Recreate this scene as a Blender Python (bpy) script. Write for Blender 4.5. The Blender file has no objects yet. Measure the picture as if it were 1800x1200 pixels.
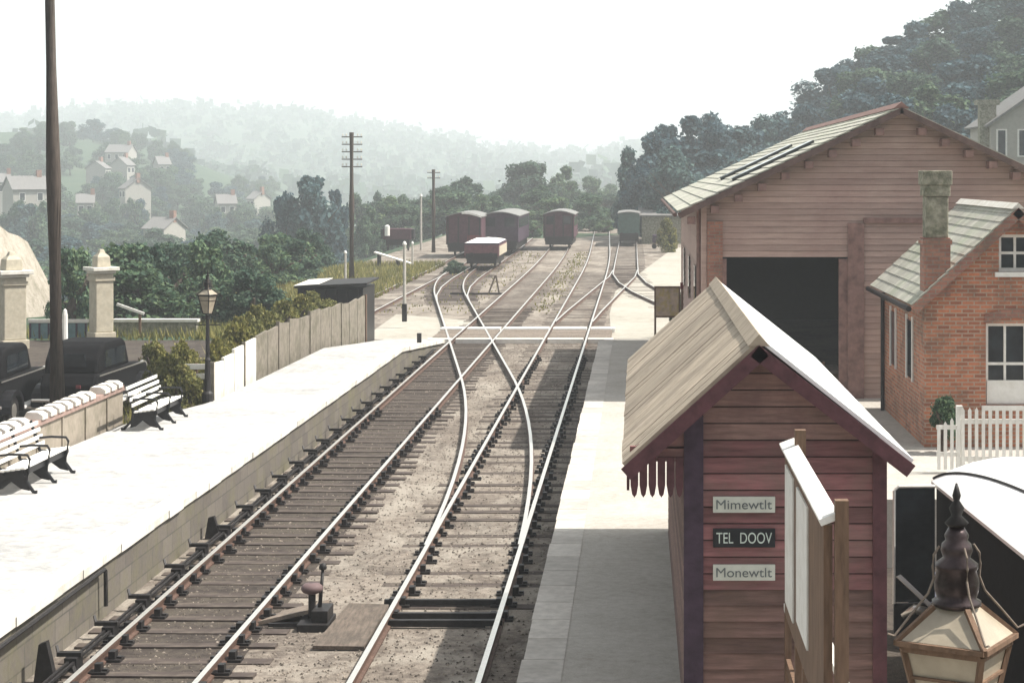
import bpy, bmesh, math, random
from math import sin, cos, pi, radians
from mathutils import Vector, Matrix, noise as mnoise
random.seed(7)
S = bpy.context.scene
COL = S.collection

# ------------------------------------------------------------------ camera / light / exposure
F = 3400.0; CX = 1122.0; CY = 305.0; H = 5.95          # photo pixels, horizon and vanishing point, eye height
cam = bpy.data.cameras.new('camera'); cam_o = bpy.data.objects.new('camera', cam); COL.objects.link(cam_o)
cam.sensor_width = 36; cam.lens = F / 1800 * 36
cam.shift_x = -(CX - 900) / 1800; cam.shift_y = -(600 - CY) / 1800
cam.clip_end = 9000; cam.clip_start = 0.5
cam_o.location = (0, 0, H); cam_o.rotation_euler = (radians(90), 0, 0)
S.camera = cam_o
SUN_EL = radians(55); SUN_AZ = radians(2)               # azimuth from +X towards +Y
w = bpy.data.worlds.new('World'); S.world = w; w.use_nodes = True
wn = w.node_tree.nodes; wl = w.node_tree.links
bg = wn['Background']
sky = wn.new('ShaderNodeTexSky'); sky.sky_type = 'NISHITA'; sky.sun_disc = False
sky.sun_elevation = SUN_EL; sky.sun_rotation = radians(90) - SUN_AZ
sky.dust_density = 4.0; sky.air_density = 1.0; sky.ozone_density = 1.0
hs = wn.new('ShaderNodeHueSaturation'); hs.inputs['Saturation'].default_value = 0.28
wl.new(sky.outputs[0], hs.inputs['Color']); wl.new(hs.outputs[0], bg.inputs[0]); bg.inputs[1].default_value = 0.075
sun = bpy.data.lights.new('sun', 'SUN'); sun.energy = 5.0; sun.angle = radians(0.55); sun.color = (1, .945, .865)
sun_o = bpy.data.objects.new('sun', sun); COL.objects.link(sun_o)
sd = Vector((cos(SUN_EL) * cos(SUN_AZ), cos(SUN_EL) * sin(SUN_AZ), sin(SUN_EL)))
sun_o.rotation_euler = sd.to_track_quat('Z', 'Y').to_euler(); sun_o.location = (60, 0, 80)
vs = S.view_settings; vs.view_transform = 'Standard'; vs.look = 'None'; vs.gamma = 1; vs.exposure = 1.08
S.cycles.volume_bounces = 2; S.cycles.max_bounces = 6; S.cycles.use_denoising = True
S.cycles.transparent_max_bounces = 8

# ------------------------------------------------------------------ pixel helpers (photo pixels -> place)
def at(px, py, z=0.0):
    s = (py - CY) / (H - z); Y = F / s
    return ((px - CX) / s, Y)
def xat(px, Y): return (px - CX) * Y / F
def zat(py, Y): return H - (py - CY) * Y / F

# ------------------------------------------------------------------ materials
MATS = {}
def nodes_of(name):
    m = bpy.data.materials.new(name); m.use_nodes = True
    nt = m.node_tree; return m, nt, nt.nodes['Principled BSDF']
def ramp(nt, fac, stops):
    r = nt.nodes.new('ShaderNodeValToRGB'); e = r.color_ramp.elements
    while len(e) < len(stops): e.new(0.5)
    for i, (p, c) in enumerate(stops): e[i].position = p; e[i].color = (*c, 1)
    nt.links.new(fac, r.inputs[0]); return r.outputs[0]
def noise(nt, vec, scale, detail=5, rough=.6, dist=0):
    n = nt.nodes.new('ShaderNodeTexNoise'); n.inputs['Scale'].default_value = scale
    n.inputs['Detail'].default_value = detail; n.inputs['Roughness'].default_value = rough
    n.inputs['Distortion'].default_value = dist
    nt.links.new(vec, n.inputs['Vector']); return n.outputs['Fac']
def mix(nt, fac, a, b, mode='MIX'):
    m = nt.nodes.new('ShaderNodeMix'); m.data_type = 'RGBA'; m.blend_type = mode
    for v, k in ((fac, 0), (a, 6), (b, 7)):
        if hasattr(v, 'is_output'): nt.links.new(v, m.inputs[k])
        elif k == 0: m.inputs[0].default_value = v
        else: m.inputs[k].default_value = (*v, 1)
    return m.outputs[2]
def coords(nt, scale=(1, 1, 1), rot=(0, 0, 0), kind='Object'):
    t = nt.nodes.new('ShaderNodeTexCoord'); mp = nt.nodes.new('ShaderNodeMapping')
    mp.inputs['Scale'].default_value = scale; mp.inputs['Rotation'].default_value = rot
    nt.links.new(t.outputs[kind], mp.inputs[0]); return mp.outputs[0]
def bump(nt, b, h, strength=.4, dist=.02):
    n = nt.nodes.new('ShaderNodeBump'); n.inputs['Strength'].default_value = strength; n.inputs['Distance'].default_value = dist
    nt.links.new(h, n.inputs['Height']); nt.links.new(n.outputs[0], b.inputs['Normal'])
def sc(c, k): return tuple(min(1, x * k) for x in c)
def mat(name, col, rough=.8, scale=6, var=.25, metal=0, stretch=(1, 1, 1), bumps=.3, bdist=.01, stain=None, stain_scale=.8, stain_amt=.5, island=0, spec=.3):
    if name in MATS: return MATS[name]
    m, nt, b = nodes_of(name)
    v = coords(nt, stretch)
    n1 = noise(nt, v, scale)
    c = ramp(nt, n1, [(.3, sc(col, 1 - var)), (.5, col), (.72, sc(col, 1 + var))])
    if stain:
        n2 = noise(nt, coords(nt), stain_scale, 6, .65)
        f = ramp(nt, n2, [(.45, (0, 0, 0)), (.68, (stain_amt,) * 3)])
        c = mix(nt, f, c, stain)
    if island:
        g = nt.nodes.new('ShaderNodeNewGeometry')
        f = ramp(nt, g.outputs['Random Per Island'], [(0, (1 - island,) * 3), (1, (1 + island,) * 3)])
        mm = nt.nodes.new('ShaderNodeMapRange'); mm.inputs[3].default_value = 1 - island; mm.inputs[4].default_value = 1 + island
        nt.links.new(g.outputs['Random Per Island'], mm.inputs[0])
        vm = nt.nodes.new('ShaderNodeVectorMath'); vm.operation = 'SCALE'
        nt.links.new(c, vm.inputs[0]); nt.links.new(mm.outputs[0], vm.inputs['Scale']); c = vm.outputs[0]
    nt.links.new(c, b.inputs['Base Color'])
    b.inputs['Roughness'].default_value = rough; b.inputs['Metallic'].default_value = metal
    b.inputs['Specular IOR Level'].default_value = spec
    if bumps: bump(nt, b, noise(nt, v, scale * 3), bumps, bdist)
    MATS[name] = m; return m
def brick_mat(name, c1, c2, mortar, bw=.225, bh=.075, ms=.01, rough=.85, stain=(.1, .08, .06)):
    if name in MATS: return MATS[name]
    m, nt, b = nodes_of(name)
    t = nt.nodes.new('ShaderNodeTexCoord'); sp = nt.nodes.new('ShaderNodeSeparateXYZ'); nt.links.new(t.outputs['Object'], sp.inputs[0])
    ad = nt.nodes.new('ShaderNodeMath'); nt.links.new(sp.outputs[0], ad.inputs[0]); nt.links.new(sp.outputs[1], ad.inputs[1])
    cb = nt.nodes.new('ShaderNodeCombineXYZ'); nt.links.new(ad.outputs[0], cb.inputs[0]); nt.links.new(sp.outputs[2], cb.inputs[1])
    bt = nt.nodes.new('ShaderNodeTexBrick'); nt.links.new(cb.outputs[0], bt.inputs['Vector'])
    bt.inputs['Color1'].default_value = (*c1, 1); bt.inputs['Color2'].default_value = (*c2, 1); bt.inputs['Mortar'].default_value = (*mortar, 1)
    bt.inputs['Scale'].default_value = 1; bt.inputs['Mortar Size'].default_value = ms
    bt.inputs['Brick Width'].default_value = bw; bt.inputs['Row Height'].default_value = bh; bt.inputs['Bias'].default_value = -.1
    n = noise(nt, coords(nt), 1.3, 6, .7)
    c = mix(nt, ramp(nt, n, [(.45, (0, 0, 0)), (.7, (.75,) * 3)]), bt.outputs['Color'], stain)
    n2 = noise(nt, coords(nt), 14, 4, .7)
    c = mix(nt, .5, c, ramp(nt, n2, [(.3, (.55,) * 3), (.7, (1.0,) * 3)]), 'MULTIPLY')
    nt.links.new(c, b.inputs['Base Color']); b.inputs['Roughness'].default_value = rough
    bump(nt, b, bt.outputs['Fac'], -.5, .01)
    MATS[name] = m; return m
def leaf_mat(name, c1, c2, c3):
    if name in MATS: return MATS[name]
    m, nt, b = nodes_of(name)
    g = nt.nodes.new('ShaderNodeNewGeometry')
    c = ramp(nt, g.outputs['Random Per Island'], [(0, c1), (.55, c2), (1, c3)])
    n = noise(nt, coords(nt), .5, 3)
    c = mix(nt, .55, c, ramp(nt, n, [(.35, (.6, .65, .6)), (.65, (1.15, 1.1, .9))]), 'MULTIPLY')
    oi = nt.nodes.new('ShaderNodeObjectInfo')
    c = mix(nt, .6, c, ramp(nt, oi.outputs['Random'], [(0, (.7, .8, .85)), (.5, (1, 1, 1)), (1, (1.25, 1.2, .85))]), 'MULTIPLY')
    nt.links.new(c, b.inputs['Base Color']); b.inputs['Roughness'].default_value = .65; b.inputs['Specular IOR Level'].default_value = .2
    tr = nt.nodes.new('ShaderNodeBsdfTranslucent'); nt.links.new(c, tr.inputs[0])
    ms = nt.nodes.new('ShaderNodeMixShader'); ms.inputs[0].default_value = .3
    nt.links.new(b.outputs[0], ms.inputs[1]); nt.links.new(tr.outputs[0], ms.inputs[2])
    nt.links.new(ms.outputs[0], nt.nodes['Material Output'].inputs[0])
    MATS[name] = m; return m
def glass_mat(name, col=(.02, .025, .03), rough=.06):
    if name in MATS: return MATS[name]
    m, nt, b = nodes_of(name)
    c = ramp(nt, noise(nt, coords(nt), 2.5), [(.35, sc(col, .6)), (.65, sc(col, 1.5))])
    nt.links.new(c, b.inputs['Base Color']); b.inputs['Roughness'].default_value = rough; b.inputs['Specular IOR Level'].default_value = .5
    MATS[name] = m; return m
def ground_mat(name, stops, s1=.35, s2=6, bstr=.6, bd=.03, fine=40, patch=None):
    if name in MATS: return MATS[name]
    m, nt, b = nodes_of(name)
    v = coords(nt)
    a = noise(nt, v, s1, 8, .7, .5); d = noise(nt, v, s2, 6, .75); e = noise(nt, v, fine, 3, .7)
    mx = nt.nodes.new('ShaderNodeMath'); mx.operation = 'MULTIPLY_ADD'; mx.inputs[1].default_value = .55
    nt.links.new(d, mx.inputs[0])
    m2 = nt.nodes.new('ShaderNodeMath'); m2.operation = 'MULTIPLY'; m2.inputs[1].default_value = .45; nt.links.new(a, m2.inputs[0])
    nt.links.new(m2.outputs[0], mx.inputs[2])
    c = ramp(nt, mx.outputs[0], stops)
    if patch:
        c = mix(nt, ramp(nt, noise(nt, coords(nt, (1, .45, 1)), .8, 7, .72, .6), [(.46, (0, 0, 0)), (.62, (.85,) * 3)]), c, patch)
        c = mix(nt, ramp(nt, noise(nt, coords(nt, (1, .5, 1)), 1.7, 6, .7, .4), [(.56, (0, 0, 0)), (.7, (.6,) * 3)]), c, sc(patch, .22))
    c = mix(nt, .5, c, ramp(nt, e, [(.3, (.55,) * 3), (.7, (1.1,) * 3)]), 'MULTIPLY')
    nt.links.new(c, b.inputs['Base Color']); b.inputs['Roughness'].default_value = .95; b.inputs['Specular IOR Level'].default_value = .1
    bump(nt, b, e, bstr, bd)
    MATS[name] = m; return m

M_ballast = ground_mat('ash_ballast', [(.3, (.055, .045, .042)), (.42, (.115, .095, .082)), (.5, (.19, .162, .135)), (.58, (.29, .25, .21)), (.72, (.14, .13, .085))], patch=(.37, .335, .285))
M_bed = ground_mat('dark_ballast', [(.3, (.03, .025, .023)), (.45, (.06, .05, .045)), (.55, (.10, .085, .07)), (.72, (.07, .065, .045))], .5, 7)
M_yard = ground_mat('pale_yard_gravel', [(.3, (.28, .26, .215)), (.5, (.42, .395, .34)), (.7, (.52, .50, .45))], .2, 3)
M_grass = ground_mat('rough_grass', [(.3, (.025, .05, .03)), (.5, (.05, .085, .05)), (.7, (.11, .13, .075))], .05, .8, .8, .1, 8)
M_plat = ground_mat('platform_surface', [(.3, (.26, .26, .255)), (.42, (.36, .36, .35)), (.52, (.48, .475, .46)), (.72, (.58, .57, .55))], .5, 5, .3, .008, 60)
M_plat2 = ground_mat('platform_tarmac', [(.3, (.31, .28, .24)), (.42, (.42, .39, .345)), (.55, (.50, .475, .43)), (.7, (.58, .555, .51))], .8, 9, .5, .012, 60)
M_cope = mat('coping_slab', (.70, .68, .62), .85, 9, .12, stain=(.4, .36, .3), stain_scale=2.5, stain_amt=.5, island=.12)
M_face = brick_mat('platform_face_stone', (.17, .15, .125), (.115, .10, .088), (.085, .078, .068), .6, .3, .012, stain=(.16, .15, .08))
M_rail = mat('rail_side_rust', (.10, .06, .045), .7, 20, .4)
M_railtop = mat('rail_top_steel', (.80, .76, .70), .32, 30, .1, metal=.85, bumps=.1)
M_sleeper = mat('sleeper_wood', (.062, .048, .042), .9, 5, .5, stretch=(.6, 8, 8), stain=(.15, .125, .10), stain_scale=2.2, stain_amt=.65, island=.35)
M_iron = mat('black_iron', (.018, .016, .016), .55, 12, .5)
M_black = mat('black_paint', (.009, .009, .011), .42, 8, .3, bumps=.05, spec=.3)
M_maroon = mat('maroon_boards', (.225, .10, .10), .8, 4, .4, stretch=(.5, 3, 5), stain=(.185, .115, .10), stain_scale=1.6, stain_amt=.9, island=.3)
M_maroon_lo = mat('brown_boards', (.165, .10, .085), .85, 4, .4, stretch=(.5, 3, 5), stain=(.13, .085, .065), stain_scale=1.6, stain_amt=.8, island=.3)
M_maroon_top = mat('tan_boards', (.27, .165, .14), .85, 4, .35, stretch=(.5, 3, 5), stain=(.16, .085, .08), stain_scale=1.6, stain_amt=.8, island=.2)
M_trim = mat('maroon_trim', (.10, .038, .045), .65, 7, .35)
M_plum = mat('dark_plum_paint', (.05, .03, .05), .65, 7, .4)
M_shed = mat('shed_boards', (.43, .31, .265), .85, 3, .16, stretch=(.4, 3, 5), stain=(.35, .225, .195), stain_scale=.45, stain_amt=.8, island=.12)
M_shedtrim = mat('shed_trim_brown', (.24, .145, .125), .8, 5, .35)
M_bargeb = mat('shed_barge_brown', (.13, .085, .075), .8, 5, .35)
M_slate = mat('pale_slate', (.42, .41, .355), .75, 3, .2, stretch=(2, 2, 2), stain=(.33, .36, .26), stain_scale=1.2, stain_amt=.7, island=.16)
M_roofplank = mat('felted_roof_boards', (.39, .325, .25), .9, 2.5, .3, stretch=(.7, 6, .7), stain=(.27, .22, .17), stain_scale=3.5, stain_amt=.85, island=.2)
M_brick = brick_mat('orange_red_brick', (.56, .20, .10), (.27, .09, .05), (.42, .31, .23), ms=.012)
M_brick2 = brick_mat('old_brick', (.40, .18, .12), (.27, .11, .08), (.26, .2, .16))
M_stone = mat('mossy_stone', (.27, .26, .20), .9, 9, .45, stain=(.08, .09, .05), stain_scale=6, stain_amt=.8, bumps=.8, bdist=.03)
M_matte = mat('matt_black', (.008, .008, .009), .85, 8, .3, bumps=.05, spec=.08)
M_white = mat('white_paint', (.78, .77, .73), .55, 10, .06, stain=(.55, .52, .45), stain_scale=4, stain_amt=.4)
M_cream = mat('cream_stone', (.46, .42, .33), .8, 8, .15, stain=(.35, .3, .22), stain_scale=3, stain_amt=.5)
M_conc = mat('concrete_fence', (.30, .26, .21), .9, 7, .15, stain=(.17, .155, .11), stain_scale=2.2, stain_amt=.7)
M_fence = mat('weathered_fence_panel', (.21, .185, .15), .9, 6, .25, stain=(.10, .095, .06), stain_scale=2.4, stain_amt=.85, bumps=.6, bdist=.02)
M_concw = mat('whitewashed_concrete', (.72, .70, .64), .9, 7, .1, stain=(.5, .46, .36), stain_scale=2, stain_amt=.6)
M_wood = mat('grey_timber', (.19, .155, .125), .85, 4, .3, stretch=(6, .8, 6))
M_wood2 = mat('worn_board', (.13, .105, .085), .9, 4, .4, stretch=(6, .8, 6), stain=(.07, .06, .05), stain_scale=3, stain_amt=.8)
M_brown = mat('brown_timber', (.16, .10, .065), .8, 4, .35, stretch=(6, 6, .8))
M_pole = mat('creosoted_pole', (.075, .06, .05), .8, 6, .4, stretch=(5, 5, .5))
M_glass = glass_mat('window_glass')
M_frost = mat('lamp_glass', (.36, .31, .235), .25, 6, .2, bumps=.1, spec=.5)
M_red = mat('red_oxide', (.15, .03, .035), .7, 5, .35)
M_purple = mat('wagon_bauxite', (.075, .03, .042), .75, 5, .35)
M_green = mat('faded_green_paint', (.05, .10, .085), .6, 4, .25)
M_bluegrey = mat('blue_grey_paint', (.10, .11, .15), .6, 5, .3)
M_roofgrey = mat('wagon_roof_grey', (.20, .20, .19), .6, 5, .2)
M_wroof = mat('van_roof_and_sunlit_slope', (.80, .80, .79), .45, 4, .03, bumps=.05)
M_pink = mat('pinkish_paint', (.14, .095, .095), .7, 6, .2)
M_ochre = mat('poster_paper', (.52, .42, .33), .9, 4, .3, stain=(.5, .4, .08), stain_scale=3, stain_amt=.8)
M_rock = ground_mat('pale_rock', [(.3, (.17, .16, .11)), (.5, (.38, .34, .28)), (.7, (.52, .48, .42))], .15, 1.2, .8, .1, 5)
M_trunk = mat('bark', (.09, .07, .055), .9, 5, .4)
M_lf = [leaf_mat('leaves_dark', (.025, .06, .045), (.06, .115, .08), (.12, .175, .11)),
        leaf_mat('leaves_mid', (.04, .085, .06), (.09, .16, .10), (.18, .25, .14)),
        leaf_mat('leaves_yellow', (.08, .09, .03), (.19, .19, .06), (.33, .29, .12)),
        leaf_mat('leaves_blue', (.025, .06, .085), (.05, .105, .14), (.105, .175, .20))]
M_signw = mat('cream_enamel', (.60, .62, .55), .35, 6, .12, bumps=.05)
M_signb = mat('black_enamel', (.012, .014, .018), .35, 6, .3, bumps=.05)
M_letter = mat('letter_grey', (.13, .15, .15), .5, 10, .3, bumps=0)
M_letterw = mat('letter_pale', (.6, .68, .62), .5, 10, .2, bumps=0)
M_render = mat('pale_render', (.36, .345, .31), .9, 4, .12)
M_tile = mat('grey_roof_tile', (.17, .165, .16), .8, 5, .25, island=.2)
M_teal = mat('teal_board', (.13, .22, .23), .7, 5, .2)

# ------------------------------------------------------------------ mesh builder
class MB:
    def __init__(s): s.v = []; s.f = []; s.mi = []
    def add(s, vs, fs, m=0):
        o = len(s.v); s.v += [tuple(v) for v in vs]
        for f in fs: s.f.append([i + o for i in f]); s.mi.append(m)
    def box(s, x0, x1, y0, y1, z0, z1, m=0):
        s.add([(x, y, z) for z in (z0, z1) for y in (y0, y1) for x in (x0, x1)],
              [(0, 2, 3, 1), (4, 5, 7, 6), (0, 1, 5, 4), (2, 6, 7, 3), (0, 4, 6, 2), (1, 3, 7, 5)], m); return s
    def beam(s, a, b, wd, ht, m=0, up=(0, 0, 1)):
        a = Vector(a); b = Vector(b); d = (b - a).normalized(); u = Vector(up)
        r = d.cross(u)
        if r.length < 1e-4: r = d.cross(Vector((1, 0, 0)))
        r.normalize(); u = r.cross(d)
        vs = [p + r * (i * wd / 2) + u * (j * ht / 2) for p in (a, b) for i, j in ((-1, -1), (1, -1), (1, 1), (-1, 1))]
        s.add(vs, [(3, 2, 1, 0), (4, 5, 6, 7), (0, 1, 5, 4), (1, 2, 6, 5), (2, 3, 7, 6), (3, 0, 4, 7)], m); return s
    def tube(s, pts, rs, n=8, m=0, cap=True):
        pts = [Vector(p) for p in pts]
        if not hasattr(rs, '__len__'): rs = [rs] * len(pts)
        vs = []; 
        for i, p in enumerate(pts):
            d = (pts[min(i + 1, len(pts) - 1)] - pts[max(i - 1, 0)]).normalized()
            r = d.cross(Vector((0, 0, 1)))
            if r.length < 1e-3: r = Vector((1, 0, 0))
            r.normalize(); u = r.cross(d)
            for k in range(n):
                a = 2 * pi * k / n; vs.append(p + (r * cos(a) + u * sin(a)) * rs[i])
        fs = [(i * n + k, i * n + (k + 1) % n, (i + 1) * n + (k + 1) % n, (i + 1) * n + k) for i in range(len(pts) - 1) for k in range(n)]
        if cap: fs += [tuple(range(n - 1, -1, -1)), tuple(range((len(pts) - 1) * n, len(pts) * n))]
        s.add(vs, fs, m); return s
    def lathe(s, prof, c=(0, 0, 0), n=16, m=0, rot=0):
        vs = [(c[0] + r * cos(rot + 2 * pi * k / n), c[1] + r * sin(rot + 2 * pi * k / n), c[2] + z) for r, z in prof for k in range(n)]
        fs = [(i * n + k, i * n + (k + 1) % n, (i + 1) * n + (k + 1) % n, (i + 1) * n + k) for i in range(len(prof) - 1) for k in range(n)]
        fs += [tuple(range(n - 1, -1, -1)), tuple(range((len(prof) - 1) * n, len(prof) * n))]
        s.add(vs, fs, m); return s
    def prism(s, poly, y0, y1, m=0, axis='y'):            # polygon in (x,z) extruded along y (or (y,z) along x)
        n = len(poly)
        if axis == 'y': vs = [(x, y0, z) for x, z in poly] + [(x, y1, z) for x, z in poly]
        elif axis == 'x': vs = [(y0, x, z) for x, z in poly] + [(y1, x, z) for x, z in poly]
        else: vs = [(x, z, y0) for x, z in poly] + [(x, z, y1) for x, z in poly]
        s.add(vs, [tuple(range(n)), tuple(range(2 * n - 1, n - 1, -1))] + [(i, i + n, (i + 1) % n + n, (i + 1) % n) for i in range(n)], m); return s
    def slab(s, a, b, c, d, t, m=0):                       # quad a-b-c-d thickened downwards along its normal
        a, b, c, d = map(Vector, (a, b, c, d)); n = (b - a).cross(d - a).normalized()
        if n.z < 0: n = -n
        vs = [a, b, c, d] + [p - n * t for p in (a, b, c, d)]
        s.add(vs, [(0, 1, 2, 3), (7, 6, 5, 4), (0, 4, 5, 1), (1, 5, 6, 2), (2, 6, 7, 3), (3, 7, 4, 0)], m); return s
BASE = {}
def link(o, parent=None):
    COL.objects.link(o)
    if parent: o.parent = parent
    return o
def obj(name, mb, mats, parent=None, world=False, smooth=False, bevel=0):
    off = BASE.get(parent.name, (0, 0, 0)) if (parent and world) else (0, 0, 0)
    me = bpy.data.meshes.new(name)
    me.from_pydata([(v[0] - off[0], v[1] - off[1], v[2] - off[2]) for v in mb.v], [], mb.f)
    if not isinstance(mats, (list, tuple)): mats = [mats]
    for m in mats: me.materials.append(m)
    if len(mats) > 1: me.polygons.foreach_set('material_index', mb.mi)
    bm = bmesh.new(); bm.from_mesh(me); bmesh.ops.recalc_face_normals(bm, faces=bm.faces); bm.to_mesh(me); bm.free()
    if smooth: me.polygons.foreach_set('use_smooth', [True] * len(me.polygons))
    o = bpy.data.objects.new(name, me); link(o, parent)
    if parent: BASE[o.name] = off
    if bevel:
        b = o.modifiers.new('bevel', 'BEVEL'); b.width = bevel; b.segments = 2; b.limit_method = 'ANGLE'
    return o
def thing(name, label, cat, loc=(0, 0, 0), rz=0, group=None):
    o = bpy.data.objects.new(name, None); link(o); o.location = loc; o.rotation_euler = (0, 0, rz)
    BASE[o.name] = tuple(loc); tag(o, label, cat, group); return o
def tag(o, label, cat, group=None, kind=None):
    o['label'] = label; o['category'] = cat
    if group: o['group'] = group
    if kind: o['kind'] = kind
    return o
def struct(o): o['kind'] = 'structure'; return o
def dup(o, parent=None):
    c = o.copy(); COL.objects.link(c)
    if parent: c.parent = parent
    for ch in list(o.children): dup(ch, c)
    return c
def smooth01(t): t = max(0, min(1, t)); return t * t * (3 - 2 * t)
def lerp(a, b, t): return a + (b - a) * t
def rv(a, b): return random.uniform(a, b)

# ------------------------------------------------------------------ ground, platforms, yard
def terrain(x, y):
    z = -.2
    # valley on the left beyond the station bank
    k = smooth01((-17.5 - x) / 30) * smooth01((y - 74) / 60)
    z -= 11 * k
    # forecourt on the left, near
    z += .45 * smooth01((-11.2 - x) / .8) * (1 - smooth01((y - 66) / 12))
    # houses' hillside, left
    r = max(0, (y - 300) / 520); side = smooth01((-x - 20 - .10 * y) / (40 + .12 * y))
    z += 34 * smooth01(r) * side * (1 - smooth01((y - 750) / 500)) * (1 + .15 * mnoise.noise(Vector((x * .01, y * .01, 3))))
    # far hill across the view
    if y > 700:
        px = CX + F * x / y
        top = lerp(66, 84, smooth01((px + 200) / 500)) if px < 330 else lerp(84, 30, smooth01((px - 330) / 800))
        top += 6 * mnoise.noise(Vector((px * .012, 0, 7)))
        z += top * smooth01((y - 900) / 1150)
    # wooded hill on the right
    z += 20 * smooth01((x - 11) / 40) * smooth01((y - 75) / 60) * (1 - .35 * smooth01((y - 400) / 300))
    z += smooth01((y - 120) / 200) * mnoise.noise(Vector((x * .02, y * .02, 0))) * 1.2
    return z
xs = sorted(set([-2600, -1900, -1400, -1100, -900] + [-800 + 40 * i for i in range(16)] + [-200 + 10 * i for i in range(15)] + [-60 + 4 * i for i in range(10)] +
                [-20 + 2 * i for i in range(30)] + [40 + 8 * i for i in range(20)] + [220, 300, 450, 700, 1000, 1500, 2500]))
ys = sorted(set([-60, -20] + [4 * i for i in range(40)] + [160 + 12 * i for i in range(20)] + [400 + 50 * i for i in range(20)] + [1400 + 100 * i for i in range(12)] + [2800, 3200, 3600]))
g = MB()
nx = len(xs)
g.v = [(x, y, terrain(x, y)) for y in ys for x in xs]
g.f = [(j * nx + i, j * nx + i + 1, (j + 1) * nx + i + 1, (j + 1) * nx + i) for j in range(len(ys) - 1) for i in range(nx - 1)]
g.mi = [0] * len(g.f)
struct(obj('ground', g, M_grass, smooth=True))
def sheet(name, pts, z, m, sub=None):
    b = MB(); b.add([(x, y, z) for x, y in pts], [tuple(range(len(pts)))]); return struct(obj(name, b, m))
sheet('trackbed', [(-19, -20), (14, -20), (14, 330), (-19, 330)], -.165, M_ballast)
PZ = .72; RZ = .90
def pl_edge(y): return lerp(-7.34, -7.06, (y - 22) / 36)
def pl_back(y):
    if y < 40: return -10.95
    return lerp(-10.75, -9.25, smooth01((y - 40) / 5) * .6 + .4 * (y - 40) / 26) if y < 66 else -9.25
def plat_z(y, z): return z if y < 58 else lerp(z, -.12, (y - 58) / 13)
b = MB(); Yl = [-15, 10, 22, 30, 36, 40, 41, 42, 43, 44, 45, 48, 52, 58, 64, 71]
for y0, y1 in zip(Yl[:-1], Yl[1:]):
    z0, z1 = plat_z(y0, PZ), plat_z(y1, PZ)
    b.add([(pl_edge(y0) - .32, y0, z0), (pl_edge(y1) - .32, y1, z1), (pl_back(y1), y1, z1), (pl_back(y0), y0, z0)], [(0, 1, 2, 3)])
struct(obj('left_platform', b, M_plat))
b = MB()
for y0, y1 in zip(Yl[:-1], Yl[1:]):
    z0, z1 = plat_z(y0, PZ) - .1, plat_z(y1, PZ) - .1
    b.add([(pl_edge(y0) - .06, y0, z0), (pl_edge(y1) - .06, y1, z1), (pl_edge(y1) - .06, y1, -.3), (pl_edge(y0) - .06, y0, -.3)], [(0, 1, 2, 3)])
struct(obj('left_platform_face', b, M_face))
b = MB(); y = -15
while y < 71:
    y1 = min(y + .9, 71); e0, e1 = pl_edge(y), pl_edge(y1); z0, z1 = plat_z(y, PZ), plat_z(y1, PZ); j = rv(-.012, .012)
    vs = [(e0 + j, y + .008, z0), (e1 + j, y1 - .008, z1), (e1 - .33, y1 - .008, z1), (e0 - .33, y + .008, z0)]
    b.add([(p[0], p[1], p[2] + .006) for p in vs] + [(p[0], p[1], p[2] - .11) for p in vs],
          [(0, 1, 2, 3), (0, 4, 5, 1), (1, 5, 6, 2), (2, 6, 7, 3), (3, 7, 4, 0)])
    y = y1
struct(obj('left_platform_coping', b, M_cope))
# right platform
RX = -1.2
b = MB()
for y0, y1 in zip(Yl[:-1], Yl[1:]):
    z0, z1 = plat_z(y0, RZ), plat_z(y1, RZ); xr = 16 if y0 >= 30 else 2.4
    b.add([(RX + .42, y0, z0), (RX + .42, y1, z1), (xr, y1, z1), (xr, y0, z0)], [(0, 1, 2, 3)])
b.add([(2.4, -15, RZ), (2.4, 30, RZ), (2.4, 30, -.3), (2.4, -15, -.3)], [(0, 1, 2, 3)]); b.add([(2.4, 30, RZ), (16, 30, RZ), (16, 30, -.3), (2.4, 30, -.3)], [(0, 1, 2, 3)])
struct(obj('right_platform', b, M_plat2))
sheet('station_road', [(2.4, -15), (16, -15), (16, 30), (2.4, 30)], -.158, M_bed)
b = MB()
for y0, y1 in zip(Yl[:-1], Yl[1:]):
    z0, z1 = plat_z(y0, RZ) - .1, plat_z(y1, RZ) - .1
    b.add([(RX + .06, y0, z0), (RX + .06, y1, z1), (RX + .06, y1, -.3), (RX + .06, y0, -.3)], [(0, 1, 2, 3)])
struct(obj('right_platform_face', b, M_face))
b = MB(); y = -15
while y < 71:
    y1 = min(y + .9, 71); z0, z1 = plat_z(y, RZ), plat_z(y1, RZ); j = rv(-.01, .01)
    vs = [(RX + j, y + .008, z0), (RX + j, y1 - .008, z1), (RX + .43, y1 - .008, z1), (RX + .43, y + .008, z0)]
    b.add([(p[0], p[1], p[2] + .006) for p in vs] + [(p[0], p[1], p[2] - .11) for p in vs],
          [(0, 1, 2, 3), (0, 4, 5, 1), (1, 5, 6, 2), (2, 6, 7, 3), (3, 7, 4, 0)])
    y = y1
struct(obj('right_platform_coping', b, mat('shaded_coping_slab', (.50, .47, .425), .9, 9, .14, stain=(.33, .30, .265), stain_scale=2, stain_amt=.6, island=.15)))  # darker than the left coping: its shade is put into the colour
sheet('yard', [(-1.0, 71.5), (13.5, 71.5), (13.5, 150), (3, 160), (.9, 130), (-1.2, 100), (-1.25, 84)], -.15, M_yard)
sheet('path', [(-10.2, 71.2), (-6.95, 71.2), (-6.75, 80), (-10.5, 84)], -.152, M_yard)
sheet('forecourt', [(-40, 20), (-11.6, 20), (-11.6, 66), (-40, 66)], .262, M_bed)
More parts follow.
